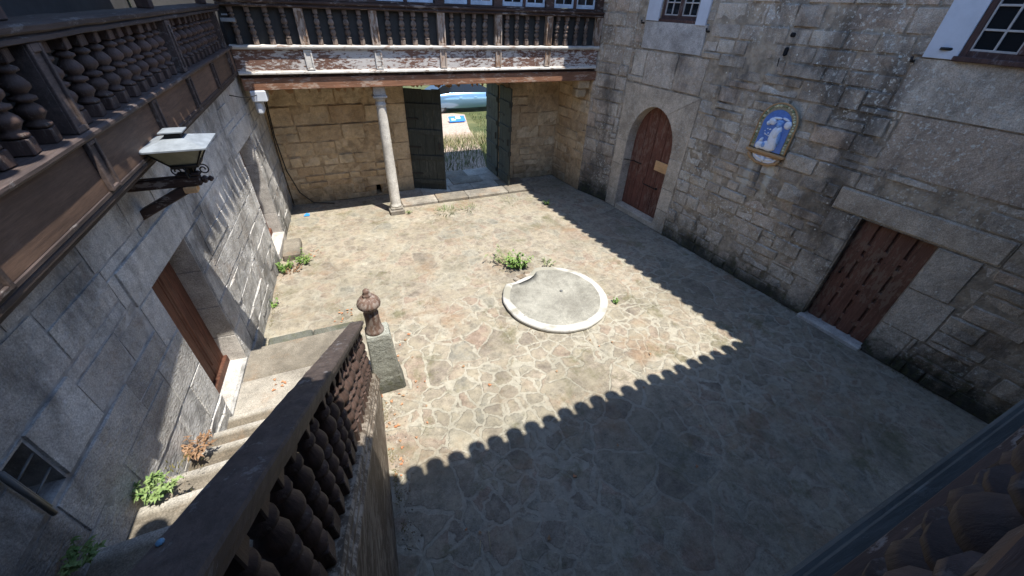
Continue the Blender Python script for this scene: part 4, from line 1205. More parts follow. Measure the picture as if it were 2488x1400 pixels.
for r in rr2:
    for k in range(n):
        a = 2 * math.pi * k / n; q = min(r, (wout(a, 1.04) - 0.05) * r / 0.955) if r < 0.955 else min(wout(a, 0.955), wout(a, 1.04) - 0.045)
        vs.append((3.52 + q * math.cos(a), 5.56 + q * math.sin(a), (0.088 if r == 0.955 else 0.095) + 0.008 * noise.noise((q * math.cos(a) * 2, q * math.sin(a) * 2, 1.0))))
for j in range(len(rr2) - 1):
    for k in range(n): fs.append([j * n + k, j * n + (k + 1) % n, (j + 1) * n + (k + 1) % n, (j + 1) * n + k])
fs.append([(len(rr2) - 1) * n + k for k in range(n)])
mb.add(vs, fs, (.5, 0, .5), True); mb.build("slab", M['conc'], well)
mb = MB(); mb.lathe([(0.03, 0.085), (0.033, 0.112), (0.025, 0.116)], 10, (3.70, 5.62, 0)); mb.build("lifting_peg", M['pipe'], well)
# rubble in the bite
mb = MB(); rr = random.Random(12)
for k in range(7):
    a = R(113 + rr.uniform(-16, 16)); q = rr.uniform(0.93, 1.06)
    c = Vector((3.52 + q * math.cos(a), 5.56 + q * math.sin(a), 0.01)); s = rr.uniform(0.05, 0.10)
    f = Fr(c, (math.cos(k), math.sin(k), 0)); mb.box(f, -s, s, -s * .3, s * .45, -s * .7, s * .7, s * 0.25, (rr.random(), 0, .5))
o = mb.build("broken_stones", M['step'], well)

# ------------------------------------------------------------------ tiled roofs round the courtyard (their eaves throw the shadows)
def tiled_roof(parent, a, b, up_dir, pitch, depth, tile=0.29, proud=0.10, boards=True):
    """eave line a->b, roof rising towards up_dir; rows of barrel tiles with projecting round noses"""
    a = Vector(a); b = Vector(b); U = (b - a); L = U.length; U.normalize()
    H = Vector(up_dir).normalized(); H = (H - U * H.dot(U)).normalized()
    S = (H * math.cos(pitch) + Vector((0, 0, 1)) * math.sin(pitch)).normalized()
    Nn = U.cross(S); 
    if Nn.z < 0: Nn = -Nn
    mb = MB(); n = int(L / tile); r = tile * 0.42
    rg = random.Random(int(L * 100))
    for k in range(n):
        cx = a + U * (tile * (k + 0.5)); jit = rg.uniform(-0.025, 0.02); sk = rg.uniform(-.012, .012)
        ms = 7; vs = []; fs = []
        secs = [(-proud + jit, 1.0), (depth, 0.95)]
        for (sd, q) in secs:
            for i in range(ms + 1):
                an = math.pi * i / ms
                nose = 0.05 * (1 - math.sin(an)) if sd < 0 else 0
                vs.append(cx + U * (r * q * math.cos(an) + sk) + Nn * (r * 0.85 * math.sin(an) + 0.02) + S * (sd + nose))
            for i in range(ms + 1):
                an = math.pi * i / ms
                nose = 0.05 * (1 - math.sin(an)) if sd < 0 else 0
                vs.append(cx + U * ((r - 0.018) * q * math.cos(an) + sk) + Nn * ((r - 0.018) * 0.85 * math.sin(an) + 0.02) + S * (sd + nose))
        m = 2 * (ms + 1)
        for i in range(ms):
            fs += [[i, i + 1, m + i + 1, m + i], [ms + 1 + i, m + ms + 1 + i, m + ms + 2 + i, ms + 2 + i], [i, ms + 1 + i, ms + 2 + i, i + 1]]
        mb.add(vs, fs, (rg.random(), 0, .5))
        # channel tile between the covers
        c2 = a + U * (tile * (k + 1.0)); vs = []
        for sd in (-0.02, depth):
            for i in range(6):
                an = math.pi * i / 5
                vs.append(c2 - U * (r * 0.8 * math.cos(an)) + Nn * (0.03 - r * 0.55 * math.sin(an)) + S * sd)
        mb.add(vs, [[i, i + 1, 7 + i, 6 + i] for i in range(5)], (rg.random(), 0, .5))
    o = mb.build("tile_roof", M['terra'], parent, fix=False)
    mb = MB(); F = Fr(a, U, Nn, S)
    mb.box(F, 0.0, L, 0.0, depth, -0.14, -0.05, 0.004); mb.build("roof_boarding", M['planks'], o)
    mb = MB(); k = 0.2
    while k < L:
        mb.box(F, k - 0.04, k + 0.04, -0.0, min(depth, 2.5), -0.26, -0.142, 0.006); k += 0.6
    ro = mb.build("rafters", M['woodz'], o)
    return o
tiled_roof(ng, (-1.6, 0.92, 6.0), (9.4, 1.306, 6.0), (0, -1, 0), R(22), 4.5)
tiled_roof(lg, (-1.60, -1.0, 6.42), (-0.88, 11.0, 6.42), (-1, 0, 0), R(22), 3.2)
tiled_roof(fg, (-1.5, 10.02, 6.25), (7.0, 10.02, 6.25), (0, 1, 0), R(24), 4.0)
e0 = RW.p(-3.0, 7.62, 0.62); e1 = RW.p(10.6, 7.62, 0.62)
tiled_roof(rwall, e0, e1, (1, 0, 0), R(22), 4.0, proud=0.03)

# ------------------------------------------------------------------ lantern on its bracket
lb = thing("lantern_bracket", (-2.05, 4.93, 3.36), "dark timber bracket with a slanting brace fixed to the left wall", "bracket")
FL = Fr((0, 4.93, 0), (1, 0, 0), (0, -1, 0))
mb = MB(); mb.box(FL, -2.12, -1.42, 3.33, 3.43, -0.05, 0.05, 0.012); mb.box(FL, -1.42, -1.36, 3.345, 3.415, -0.04, 0.04, 0.02); mb.box(FL, -1.365, -1.31, 3.355, 3.41, -0.03, 0.03, 0.02)
mb.box(FL, -1.62, -1.40, 3.425, 3.468, -0.05, 0.05, 0.02); mb.build("arm", M['woodx'], lb)
FBc = Fr((-2.08, 4.93, 3.06), (0.52, 0, 0.25), (0, -1, 0), (-0.25, 0, 0.52))
mb = MB(); mb.box(FBc, 0.0, 0.58, -0.045, 0.045, -0.045, 0.045, 0.010); mb.build("brace", M['woodx'], lb)
mb = MB(); mb.box(FL, -1.60, -1.48, 3.262, 3.328, -0.05, 0.058, 0.008); mb.build("pale_wedge", M['plank'], lb)
ln = thing("lantern", (-1.48, 4.93, 3.46), "square iron lantern with a flat pale zinc cap beside the left gallery", "lantern")
LC = (-1.48, 4.93)
def sq(h, z0, cx=LC[0], cy=LC[1]): z = z0 + 0.118; return [(cx - h, cy - h, z), (cx + h, cy - h, z), (cx + h, cy + h, z), (cx - h, cy + h, z)]
def loft(mb, *levels):
    vs = []; fs = []
    for l in levels: vs += l
    for i in range(len(levels) - 1):
        for k in range(4): fs.append([4 * i + k, 4 * i + (k + 1) % 4, 4 * i + 4 + (k + 1) % 4, 4 * i + 4 + k])
    fs += [[3, 2, 1, 0], [4 * (len(levels) - 1) + k for k in range(4)]]
    mb.add(vs, fs)
mb = MB(); loft(mb, sq(0.255, 3.630), sq(0.28, 3.632), sq(0.28, 3.646), sq(0.095, 3.70), sq(0.085, 3.703)); mb.build("cap", M['zinc'], ln)
mb = MB(); loft(mb, sq(0.070, 3.703), sq(0.062, 3.745), sq(0.080, 3.748)); mb.build("chimney", M['iron'], ln)
mb = MB(); loft(mb, sq(0.075, 3.749), sq(0.098, 3.754), sq(0.098, 3.764), sq(0.04, 3.778)); mb.build("chimney_top", M['zinc'], ln)
mb = MB(); loft(mb, sq(0.108, 3.452), sq(0.222, 3.628)); mb.build("glass", M['lglass'], ln)
mb = MB()
A_, B_ = sq(0.112, 3.450), sq(0.230, 3.630)
for i in range(4):
    mb.tube([A_[i], B_[i]], 0.008, 5); mb.tube([B_[i], B_[(i + 1) % 4]], 0.008, 5); mb.tube([A_[i], A_[(i + 1) % 4]], 0.012, 5)
loft(mb, sq(0.11, 3.42), sq(0.12, 3.448)); loft(mb, sq(0.03, 3.33), sq(0.03, 3.43)); mb.build("frame", M['iron'], ln)
mb = MB()
for ax in ((1, 0), (-1, 0), (0, 1), (0, -1)):
    pts = []
    for k in range(26):
        th = k / 25 * 2.6 * math.pi; rad = 0.052 * (1 - 0.72 * k / 25)
        h = 0.115 + rad * math.sin(th); z = 3.485 + rad * math.cos(th)
        pts.append((LC[0] + ax[0] * h, LC[1] + ax[1] * h, z))
    pts = [(LC[0] + ax[0] * 0.03, LC[1] + ax[1] * 0.03, 3.465), (LC[0] + ax[0] * 0.07, LC[1] + ax[1] * 0.07, 3.53)] + pts
    mb.tube(pts, 0.007, 5)
mb.build("scrolls", M['iron'], ln)

# ------------------------------------------------------------------ glazed shrine on the right wall
SU = 3.36                                                  # a round-headed panel, flower border, plain draped figure
sh = thing("tile_shrine", RW.p(SU, 2.78, 0.0), "round headed glazed blue and white relief panel in a flowered border on the right wall", "shrine")
def arch_outline(hw, z0, zs, n=16):
    pts = [(SU - hw, z0)]
    for k in range(n + 1):
        a = math.pi - math.pi * k / n; pts.append((SU + hw * math.cos(a), zs + hw * 1.02 * math.sin(a)))
    pts.append((SU + hw, z0)); return pts
def plate(mb, pts, d0, d1, inset=0.012):
    n = len(pts); cx = sum(p[0] for p in pts) / n; cz = sum(p[1] for p in pts) / n
    vs = [RW.p(u, z, d0) for u, z in pts] + [RW.p(u, z, d1 - inset) for u, z in pts]
    vs += [RW.p(u + (cx - u) * inset * 2.5, z + (cz - z) * inset * 2.5, d1) for u, z in pts]
    fs = [list(range(2 * n, 3 * n)), list(range(n))[::-1]]
    for j in (0, n):
        for k in range(n): fs.append([j + k, j + (k + 1) % n, j + n + (k + 1) % n, j + n + k])
    mb.add(vs, fs)
mb = MB(); plate(mb, arch_outline(0.375, 2.80, 3.30), 0.0, 0.055); mb.build("border", M['tilebrown'], sh)
mb = MB()
ol = arch_outline(0.365, 2.80, 3.30, 30)
mb.tube([RW.p(u, z, 0.055) for u, z in ol], 0.014, 6); mb.build("rim", M['shelf'], sh)
mb = MB(); mg = MB(); rr = random.Random(9)
oc = arch_outline(0.318, 2.84, 3.30, 20)
for (u, z), (u2, z2) in zip(oc, oc[1:]):
    seg = max(1, int(math.hypot(u2 - u, z2 - z) / 0.05))
    for k in range(seg):
        f = k / seg; uu = u + (u2 - u) * f + rr.uniform(-.015, .015); zz = z + (z2 - z) * f
        m_ = mb if rr.random() < 0.45 else mg
        r_ = rr.uniform(0.018, 0.032)
        F_ = Vector(RW.p(uu, zz, 0.055)); vs = []; fs = []
        for j, (q, h) in enumerate(((1, 0.0), (0.8, 0.6), (0.35, 0.95))):
            for a in range(7): vs.append(F_ + RW.U * (r_ * q * math.cos(a * .9)) + RW.Z * (r_ * q * math.sin(a * .9)) + RW.N * (r_ * h))
        for j in range(2):
            for a in range(7): fs.append([j * 7 + a, j * 7 + (a + 1) % 7, j * 7 + 7 + (a + 1) % 7, j * 7 + 7 + a])
        fs.append(list(range(14, 21))); m_.add(vs, fs, smooth=True)
mg.build("leaf_garland", M['tilegreen'], sh); split(mb, "fruit", M['tileyel'], sh)
mb = MB(); plate(mb, arch_outline(0.272, 2.81, 3.28), 0.05, 0.065, 0.004); mb.build("blue_field", M['tileblue'], sh)
def blob(mb, u, z, a, b, h, d=0.062, rot=0.0, n=14):
    vs = []; fs = []; lv = [(1.0, 0.0), (0.92, 0.45), (0.7, 0.78), (0.35, 0.97)]
    for q, hh in lv:
        for k in range(n):
            t_ = 2 * math.pi * k / n; x = a * q * math.cos(t_); y = b * q * math.sin(t_)
            vs.append(RW.p(u + x * math.cos(rot) - y * math.sin(rot), z + x * math.sin(rot) + y * math.cos(rot), d + h * hh))
    for j in range(len(lv) - 1):
        for k in range(n): fs.append([j * n + k, j * n + (k + 1) % n, (j + 1) * n + (k + 1) % n, (j + 1) * n + k])
    fs.append([(len(lv) - 1) * n + k for k in range(n)]); mb.add(vs, fs, smooth=True)
mb = MB()                                                  # u grows away from the camera (to the left in the picture)
for (u, z, a, b, h, ro_) in ((3.31, 3.04, 0.105, 0.23, 0.055, -0.10), (3.35, 2.90, 0.15, 0.10, 0.05, 0), (3.28, 3.16, 0.07, 0.13, 0.07, 0.1), (3.24, 3.01, 0.03, 0.17, 0.06, -0.12),
                        (3.54, 2.88, 0.075, 0.085, 0.05, 0.3), (3.53, 2.98, 0.03, 0.05, 0.05, 0.4), (3.46, 2.86, 0.10, 0.05, 0.04, 0),
                        (3.45, 3.34, 0.075, 0.065, 0.04, 0.3), (3.15, 3.33, 0.07, 0.075, 0.04, 0), (3.51, 3.30, 0.04, 0.045, 0.05, 0), (3.38, 3.41, 0.09, 0.025, 0.03, -0.1), (3.22, 3.42, 0.07, 0.022, 0.03, .2)):
    blob(mb, u, z, a, b, h, rot=ro_)
for k in range(9): blob(mb, 3.48 + rr.uniform(-.05, .05), 3.14 + rr.uniform(-.07, .06), 0.014, 0.014, 0.02)
mb.build("draped_figure", M['tilewhite'], sh)
mb = MB(); blob(mb, 3.30, 3.30, 0.05, 0.062, 0.06); blob(mb, 3.22, 3.10, 0.03, 0.16, 0.055, rot=-0.15); blob(mb, 3.44, 2.90, 0.05, 0.06, 0.06); blob(mb, 3.31, 3.35, 0.07, 0.045, 0.03)
mb.build("pale_blue_drapery", mat_plain("pale_blue_glaze", (0.22, 0.38, 0.70), 0.15, 0.3, sc=14, spec=0.6), sh)
mb = MB(); mb.box(RW, 2.96, 3.76, 2.735, 2.795, 0.0, 0.10, 0.012); mb.box(RW, 3.02, 3.70, 2.70, 2.733, 0.0, 0.075, 0.010)
for s in (-1, 1):
    mb.tube([RW.p(SU + s * 0.33, 2.70, 0.05), RW.p(SU + s * 0.27, 2.62, 0.045), RW.p(SU + s * 0.14, 2.56, 0.04), RW.p(SU, 2.545, 0.035)], [0.04, 0.035, 0.03, 0.028], 8)
mb.build("shelf", M['shelf'], sh)
mb = MB(); plate(mb, [(SU - 0.27, 2.70), (SU + 0.27, 2.70), (SU + 0.20, 2.60), (SU, 2.55), (SU - 0.20, 2.60)][::-1], 0.0, 0.04, 0.01)
blob(mb, SU, 2.645, 0.05, 0.06, 0.05, d=0.035)
for s in (-1, 1): blob(mb, SU + s * 0.11, 2.655, 0.10, 0.028, 0.035, d=0.035, rot=s * 0.25)
mb.build("winged_relief", M['tilewhite'], sh)

# ------------------------------------------------------------------ cables
mb = MB()
cp = [(-1.46, 12.11, 3.45), (-1.47, 12.10, 2.85), (-1.53, 12.09, 1.96), (-1.50, 12.09, 1.05), (-1.34, 12.08, 0.40), (-1.05, 12.05, 0.06), (-0.5, 11.9, 0.03)]
mb.tube(cp, 0.014, 6)
mb.tube([(-1.50, 12.11, 3.45), (-1.515, 12.10, 2.7), (-1.57, 12.09, 1.8), (-1.585, 12.09, 0.9), (-1.57, 12.06, 0.05)], 0.012, 6)
o = mb.build("black_cable", M['cable'], loc=(-1.5, 12.1, 0)); tag(o, "pair of black cables hanging down the far left corner of the courtyard", "cable", kind="thing")
mb = MB(); mb.tube([(-1.60, 8.8, 3.52), (-1.56, 9.6, 3.34), (-1.50, 10.2, 3.24), (-1.42, 10.5, 3.22)], 0.009, 6)
o = mb.build("black_cable", M['cable'], loc=(-1.6, 9, 3.5)); tag(o, "thin black cable sagging under the corner of the left gallery", "cable", kind="thing")
mb = MB(); mb.tube([(1.98, 12.0, 0.1), (1.965, 11.7, 1.0), (1.96, 11.4, 0.12)], 0.007, 5)

# ------------------------------------------------------------------ step stone before the far left door
mb = MB(); mb.box(F0, -1.74, -1.36, 8.95, 9.75, -0.05, 0.17, 0.03, (.3, 0, .5))
o = mb.build("step_stone", M['step'], loc=(-1.55, 9.3, 0)); tag(o, "rough doorstep block in front of the far door in the left wall", "doorstep", kind="thing")

# ------------------------------------------------------------------ weeds
def blade(mb, base, d, L, w, droop, tone, n=4, lift=0.0):
    d = Vector(d).normalized(); base = Vector(base)
    s = d.cross(Vector((0, 0, 1)))
    if s.length < 0.05: s = Vector((1, 0, 0))
    s.normalize(); vs = []; fs = []
    for i in range(n + 1):
        f = i / n; p = base + d * (L * f) - Vector((0, 0, droop * L * f * f))
        ww = w * (1 - f) ** 0.7 * (0.6 + 0.8 * math.sin(math.pi * min(1, f + 0.15)))
        vs += [p - s * ww, p + s * ww + Vector((0, 0, ww * 0.3))]
    for i in range(n): fs.append([2 * i, 2 * i + 1, 2 * i + 3, 2 * i + 2])
    mb.add(vs, fs, (tone, 0, .5))


def weed(name, loc, n, h, spread, mat, label, seed, leafy=True, group=None, lean=(0, 0), w=0.012):
    rg = random.Random(seed); mb = MB(); L0 = Vector(loc)
    for k in range(n):
        a = rg.uniform(0, 2 * math.pi); rr_ = spread * rg.random() ** 0.6 * 0.5
        b = L0 + Vector((rr_ * math.cos(a), rr_ * math.sin(a), 0.0))
        el = rg.uniform(0.75, 1.5)
        d = Vector((math.cos(a) * math.cos(el) + lean[0], math.sin(a) * math.cos(el) + lean[1], math.sin(el)))
        L = h * rg.uniform(0.45, 1.05); tn = rg.random()
        if leafy:
            st = [b + d.normalized() * (L * f) - Vector((0, 0, 0.12 * L * f * f)) for f in (0, .33, .66, 1)]
            mb.tube(st, [0.004, 0.0035, 0.003, 0.001], 4, (tn * .5, 0, .5), smooth=False)
            for j in range(rg.randint(6, 10)):
                f = rg.uniform(0.15, 1.0); p = b + d.normalized() * (L * f) - Vector((0, 0, 0.12 * L * f * f))
                a2 = rg.uniform(0, 2 * math.pi)
                blade(mb, p, (math.cos(a2), math.sin(a2), rg.uniform(-0.1, 0.8)), rg.uniform(0.035, 0.085) * (h / 0.3) ** .5, w * rg.uniform(.7, 1.5), 0.5, min(1, max(0, tn + rg.uniform(-.3, .3))), 3)
        else:
            blade(mb, b, d, L, w * 0.5, rg.uniform(.2, .8), tn, 5)
    o = mb.build(name, mat, loc=loc, fix=False); tag(o, label, "weed", group, "thing"); return o
G = "weeds in the cracks"
weed("weed_plant", (3.28, 6.90, 0.0), 44, 0.46, 0.18, M['leaf'], "largest bright green weed growing beside the bite in the well cover", 1, lean=(-0.25, 0.1), group=G, w=0.016)
weed("weed_plant", (3.05, 7.15, 0.0), 10, 0.55, 0.2, M['leafpale'], "thin yellowish sprays leaning out behind the largest weed", 2, lean=(-0.5, 0.4), group=G)
weed("weed_plant", (3.98, 6.84, 0.0), 10, 0.17, 0.28, M['leafpale'], "low pale sprigs just behind the well cover, right of the large weed", 3, group=G, w=.008)
weed("weed_plant", (4.63, 4.98, 0.0), 9, 0.14, 0.10, M['leaf'], "little green sprig at the right edge of the well cover", 4, group=G)
weed("weed_plant", (-1.70, 8.62, 0.0), 26, 0.30, 0.26, M['leaf'], "green weed at the wall foot beside the doorstep block", 5, group=G)
weed("weed_plant", (-1.30, 8.80, 0.0), 20, 0.30, 0.22, M['leaf'], "green weed at the outer corner of the doorstep block", 6, group=G)
weed("weed_plant", (-1.55, 8.5, 0.0), 30, 0.10, 0.34, M['dry'], "dry brown growth low in front of the doorstep block", 66, group=G, w=.008)
weed("weed_plant", (-1.86, 7.25, 0.0), 9, 0.17, 0.13, M['leaf'], "small green sprig at the foot of the left wall halfway along", 7, group=G)
weed("weed_plant", (2.45, 10.35, 0.0), 90, 0.22, 0.70, M['leafpale'], "pale tuft in the crack before the gate pavement, nearest the column", 8, leafy=False, group=G, w=.014)
weed("weed_plant", (3.2, 10.30, 0.0), 60, 0.19, 0.65, M['leafpale'], "pale straggling tuft in the middle of the gate pavement edge", 9, leafy=False, group=G, w=.012)
weed("weed_plant", (4.55, 10.45, 0.0), 34, 0.17, 0.7, M['leafpale'], "sparse pale tuft before the right end of the gate pavement", 10, leafy=False, group=G, w=.012)
weed("weed_plant", (1.42, 10.62, 0.0), 14, 0.10, 0.16, M['leafpale'], "tiny yellow tuft at the right foot of the column", 68, group=G, w=.008)
weed("weed_plant", (5.52, 9.85, 0.0), 8, 0.22, 0.10, M['leaf'], "small green weed standing on the shadow edge near the arched door", 11, group=G)
weed("weed_plant", (-0.32, 4.72, 0.9), 7, 0.14, 0.06, M['leaf'], "bright sprig showing behind the top end of the stair handrail", 12, group=G)
weed("moss_tuft", (-1.96, 5.86, 0.02), 130, 0.15, 0.22, M['moss'], "olive moss cushion at the corner of the landing by the first door", 13, leafy=False, w=.010)
weed("dry_fern", (-2.03, 3.34, 1.10), 34, 0.17, 0.18, M['dry'], "rust brown withered fern on the stairs against the left wall", 14, lean=(0.3, 0), w=.007)
weed("fern_plant", (-2.07, 2.66, 1.50), 46, 0.17, 0.20, M['fern'], "light green fern sprawling over a stair tread by the wall", 15, lean=(0.35, 0.1), w=.008)
weed("fern_plant", (-2.12, 1.98, 1.95), 20, 0.15, 0.12, M['fern'], "pale fern in the dark bottom left corner below the vent", 16, lean=(0.3, 0), w=.009)
weed("moss_tuft", (-2.08, 2.9, 1.3), 90, 0.08, 0.5, M['moss'], "thin moss on the wall foot between the two ferns", 17, leafy=False, w=.008)
weed("weed_plant", (2.62, 4.62, 0.0), 30, 0.05, 0.5, M['dry'], "brown dry moss under the near left rim of the well cover", 67, leafy=False, group=G, w=.010)

# ------------------------------------------------------------------ fallen leaves
def leaf_mesh(seed, mat):
    rg = random.Random(seed); mb = MB(); n = 9; vs = [(0, 0, 0.012)]
    for k in range(n):
        a = 2 * math.pi * k / n; r = (1.0 + 0.35 * math.cos(a * 3 + seed)) * (1.3 if k == 0 else 1) * rg.uniform(.75, 1.1)
        vs.append((0.034 * r * math.cos(a), 0.026 * r * math.sin(a), 0.006 + 0.014 * abs(math.sin(a)) * rg.uniform(.3, 1.2)))
    mb.add(vs, [[0, 1 + k, 1 + (k + 1) % n] for k in range(n)], (rg.random(), 0, .5))
    return mb.build("fallen_leaf", mat, fix=False)
protos = [leaf_mesh(1, M['deadleaf']), leaf_mesh(2, M['deadleaf']), leaf_mesh(3, M['deadleafb'])]
rg = random.Random(5); spots = []
for k in range(26): spots.append((-0.24 + abs(rg.gauss(0, 0.26)), rg.uniform(2.9, 4.3), 0.0, 0))
for k in range(14): spots.append((rg.uniform(0.0, 0.5), rg.uniform(4.3, 5.6), 0.0, 0))
for k in range(22): spots.append((rg.uniform(-1.8, -0.7), 5.84 + abs(rg.gauss(0, .10)), 0.09, 1))
for k in range(12): spots.append((rg.uniform(-0.8, -0.45), rg.uniform(6.25, 6.7), 0.0, 1))
for k in range(6): spots.append((rg.uniform(-1.7, -1.4), rg.uniform(4.45, 4.9), 0.335, 3))
for k in range(10): spots.append((rg.uniform(-1.3, -0.9), rg.uniform(8.5, 9.4), 0.0, 4))
for k in range(16): spots.append((rg.uniform(0.3, 5.5), rg.uniform(1.4, 5.0), 0.0, 2))
labs = [("orange fallen leaf lying near the foot of the stair side wall", "leaves by the stair side wall"), ("orange fallen leaf lying against the edge of the landing", "leaves along the landing edge"),
        ("brown fallen leaf lying loose on the open paving", "leaves on the open paving"), ("brown fallen leaf on the landing by the first door", "leaves on the landing"),
        ("fallen leaf near the doorstep block of the far left door", "leaves by the doorstep block")]
for i, (x, y, z, g) in enumerate(spots):
    c = protos[i % 3] if i < 3 else protos[rg.choice((0, 1, 2) if g != 2 else (2, 2, 1))].copy()
    if i >= 3: COL.objects.link(c)
    z_ = z if z else fz(x, y) + 0.012
    c.location = (x, y, z_ + 0.004); c.rotation_euler = (rg.uniform(-.3, .3), rg.uniform(-.3, .3), rg.uniform(0, 6.28))
    s = rg.uniform(0.4, 0.85); c.scale = (s, s, s)
    tag(c, labs[g][0], "leaf", labs[g][1], "thing")
# straws and a scrap of blue plastic on the paving
for (a, b, lab) in (((0.50, 1.66), (0.56, 1.80), "pale straw lying on the dark near paving"), ((0.62, 1.62), (0.68, 1.86), "longer pale straw beside the first on the dark near paving"),
                    ((0.36, 1.3), (0.46, 1.42), "short straw nearest the bottom edge on the dark paving")):
    mb = MB(); mb.tube([(*a, 0.016), ((a[0] + b[0]) / 2, (a[1] + b[1]) / 2, 0.02), (*b, 0.016)], 0.0035, 5)
    o = mb.build("straw", M['straw'], loc=(*a, 0.01)); tag(o, lab, "straw", kind="thing")
mb = MB(); mb.add([(-1.33, 11.30, 0.012), (-1.19, 11.28, 0.014), (-1.17, 11.38, 0.03), (-1.25, 11.40, 0.05), (-1.31, 11.37, 0.02)], [[0, 1, 2, 3, 4]])
o = mb.build("blue_scrap", mat_plain("blue_film", (0.04, 0.24, 0.70), 0.4, 0.2), loc=(-1.25, 11.3, 0), fix=False); tag(o, "crumpled bright blue scrap on the paving in the far left corner", "plastic scrap", kind="thing")

# ------------------------------------------------------------------ beyond the gate: grass, a blue board on the drive, a parked car
mb = MB(); rg = random.Random(3)
for k in range(5200):
    x = rg.uniform(2.4, 8.2); y = 13.5 + 4.2 * rg.random() ** 0.8
    a = rg.uniform(0, 6.28); el = rg.uniform(0.8, 1.5)
    blade(mb, (x, y, -0.12), (math.cos(a) * math.cos(el), math.sin(a) * math.cos(el), math.sin(el)), rg.uniform(0.15, 0.5), rg.uniform(.004, .010), rg.uniform(.1, .5), rg.random(), 3)
for k in range(5200):
    x = rg.uniform(5.6, 10.5); y = rg.uniform(17.0, 22.3)
    if x < 6.2 + (y - 17) * 0.15: continue
    a = rg.uniform(0, 6.28); el = rg.uniform(0.7, 1.4)
    blade(mb, (x, y, -0.12), (math.cos(a) * math.cos(el), math.sin(a) * math.cos(el), math.sin(el)), rg.uniform(0.08, 0.22), rg.uniform(.006, .014), rg.uniform(.1, .5), rg.random(), 2)
o = mb.build("grass", M['grass'], fix=False); tag(o, kind="stuff")
mb = MB()
for k in range(1500):
    x = rg.uniform(3.6, 6.4); y = rg.uniform(16.6, 18.4)
    a = rg.uniform(0, 6.28); el = rg.uniform(0.9, 1.5)
    blade(mb, (x, y, -0.12), (math.cos(a) * math.cos(el), math.sin(a) * math.cos(el), math.sin(el)), rg.uniform(0.15, 0.45), rg.uniform(.003, .008), rg.uniform(.1, .5), rg.random(), 3)
o = mb.build("dry_grass", M['straw'], fix=False); tag(o, kind="stuff")

bd = thing("sign_board", (5.9, 20.9, -0.1), "small blue and white board lying on the gravel drive beyond the gate", "sign")
FBd = Fr((5.45, 20.6, -0.05), (1, 0.05, 0), (0, -0.55, 1.0), (0, 1.0, 0.55))
mb = MB(); mb.box(FBd, 0.0, 0.85, 0.0, 0.40, -0.012, 0.012, 0.004); mb.build("panel", mat_plain("blue_enamel", (0.03, 0.17, 0.62), 0.4, 0.2), bd)
mb = MB(); mb.box(FBd, 0.36, 0.62, 0.19, 0.36, 0.012, 0.016, 0.001); mb.box(FBd, 0.10, 0.34, 0.10, 0.16, 0.012, 0.016, 0.001); mb.box(FBd, 0.10, 0.28, 0.2, 0.24, 0.012, 0.016, 0.001); mb.build("white_marking", M['plaster'], bd)

car = thing("parked_car", (7.0, 23.6, -0.12), "glossy silver blue car parked broadside beyond the gate", "car")
t = NT("silver_blue_car_paint"); M['car'] = t.done((0.20, 0.34, 0.50), 0.16, None, 0.55, 0.6, **{"Coat Weight": 1.0, "Coat Roughness": 0.03})
CX, CY, CZ = 7.2, 23.6, -0.12
prof = [(-2.15, .42, .62, .70), (-2.05, .30, .78, .80), (-1.6, .24, .98, .85), (-0.9, .22, 1.04, .87), (0.0, .20, 1.05, .88), (0.9, .22, 1.03, .88), (1.5, .24, .96, .86), (2.0, .32, .80, .80), (2.12, .42, .66, .70)]
mb = MB(); vs = []; fs = []
for (x, zb, zt, hw) in prof:
    zm = (zb + zt) / 2
    loop = [(hw * .86, zb), (hw * .97, zb + .10), (hw, zm - .05), (hw * .985, zm + .14), (hw * .93, zt - .03), (hw * .80, zt)]
    loop = [(-a, b) for a, b in loop] + [(a, b) for a, b in loop[::-1]]
    for a, b in loop: vs.append((CX + x * 1.22, CY + a, CZ + b))
n = 12
for i in range(len(prof) - 1):
    for k in range(n): fs.append([i * n + k, (i + 1) * n + k, (i + 1) * n + (k + 1) % n, i * n + (k + 1) % n])
fs += [list(range(n)), [(len(prof) - 1) * n + k for k in range(n)][::-1]]
mb.add(vs, fs, smooth=True); body = mb.build("body", M['car'], car)
def cabin(mb, s, z0, z1):
    pr = [(-1.75, .0), (-1.15, .95), (-0.2, 1.0), (0.55, .95), (1.25, .0)]
    vs = []; fs = []
    for x, f in pr:
        z = z0 + (z1 - z0) * f; hw = 0.80 - 0.14 * f
        for a, b in ((-.80 * s, z0), (-hw * s, z), (hw * s, z), (.80 * s, z0)): vs.append((CX + x * s * 1.22, CY + a, CZ + b))
    for i in range(4):
        for k in range(4): fs.append([i * 4 + k, (i + 1) * 4 + k, (i + 1) * 4 + (k + 1) % 4, i * 4 + (k + 1) % 4])
    fs += [[0, 1, 2, 3], [16, 19, 18, 17]]
    mb.add(vs, fs)
mb = MB(); cabin(mb, 1.0, 1.0, 1.42); mb.build("window", M['glass'], car)
mb = MB(); 
mb.add([(CX + x, CY + y, CZ + z) for x in (-1.34, 0.67) for y in (-.66, .66) for z in (1.39, 1.45)], [[0, 1, 3, 2], [4, 6, 7, 5], [0, 4, 5, 1], [2, 3, 7, 6], [0, 2, 6, 4], [1, 5, 7, 3]]); mb.build("roof", M['car'], car)
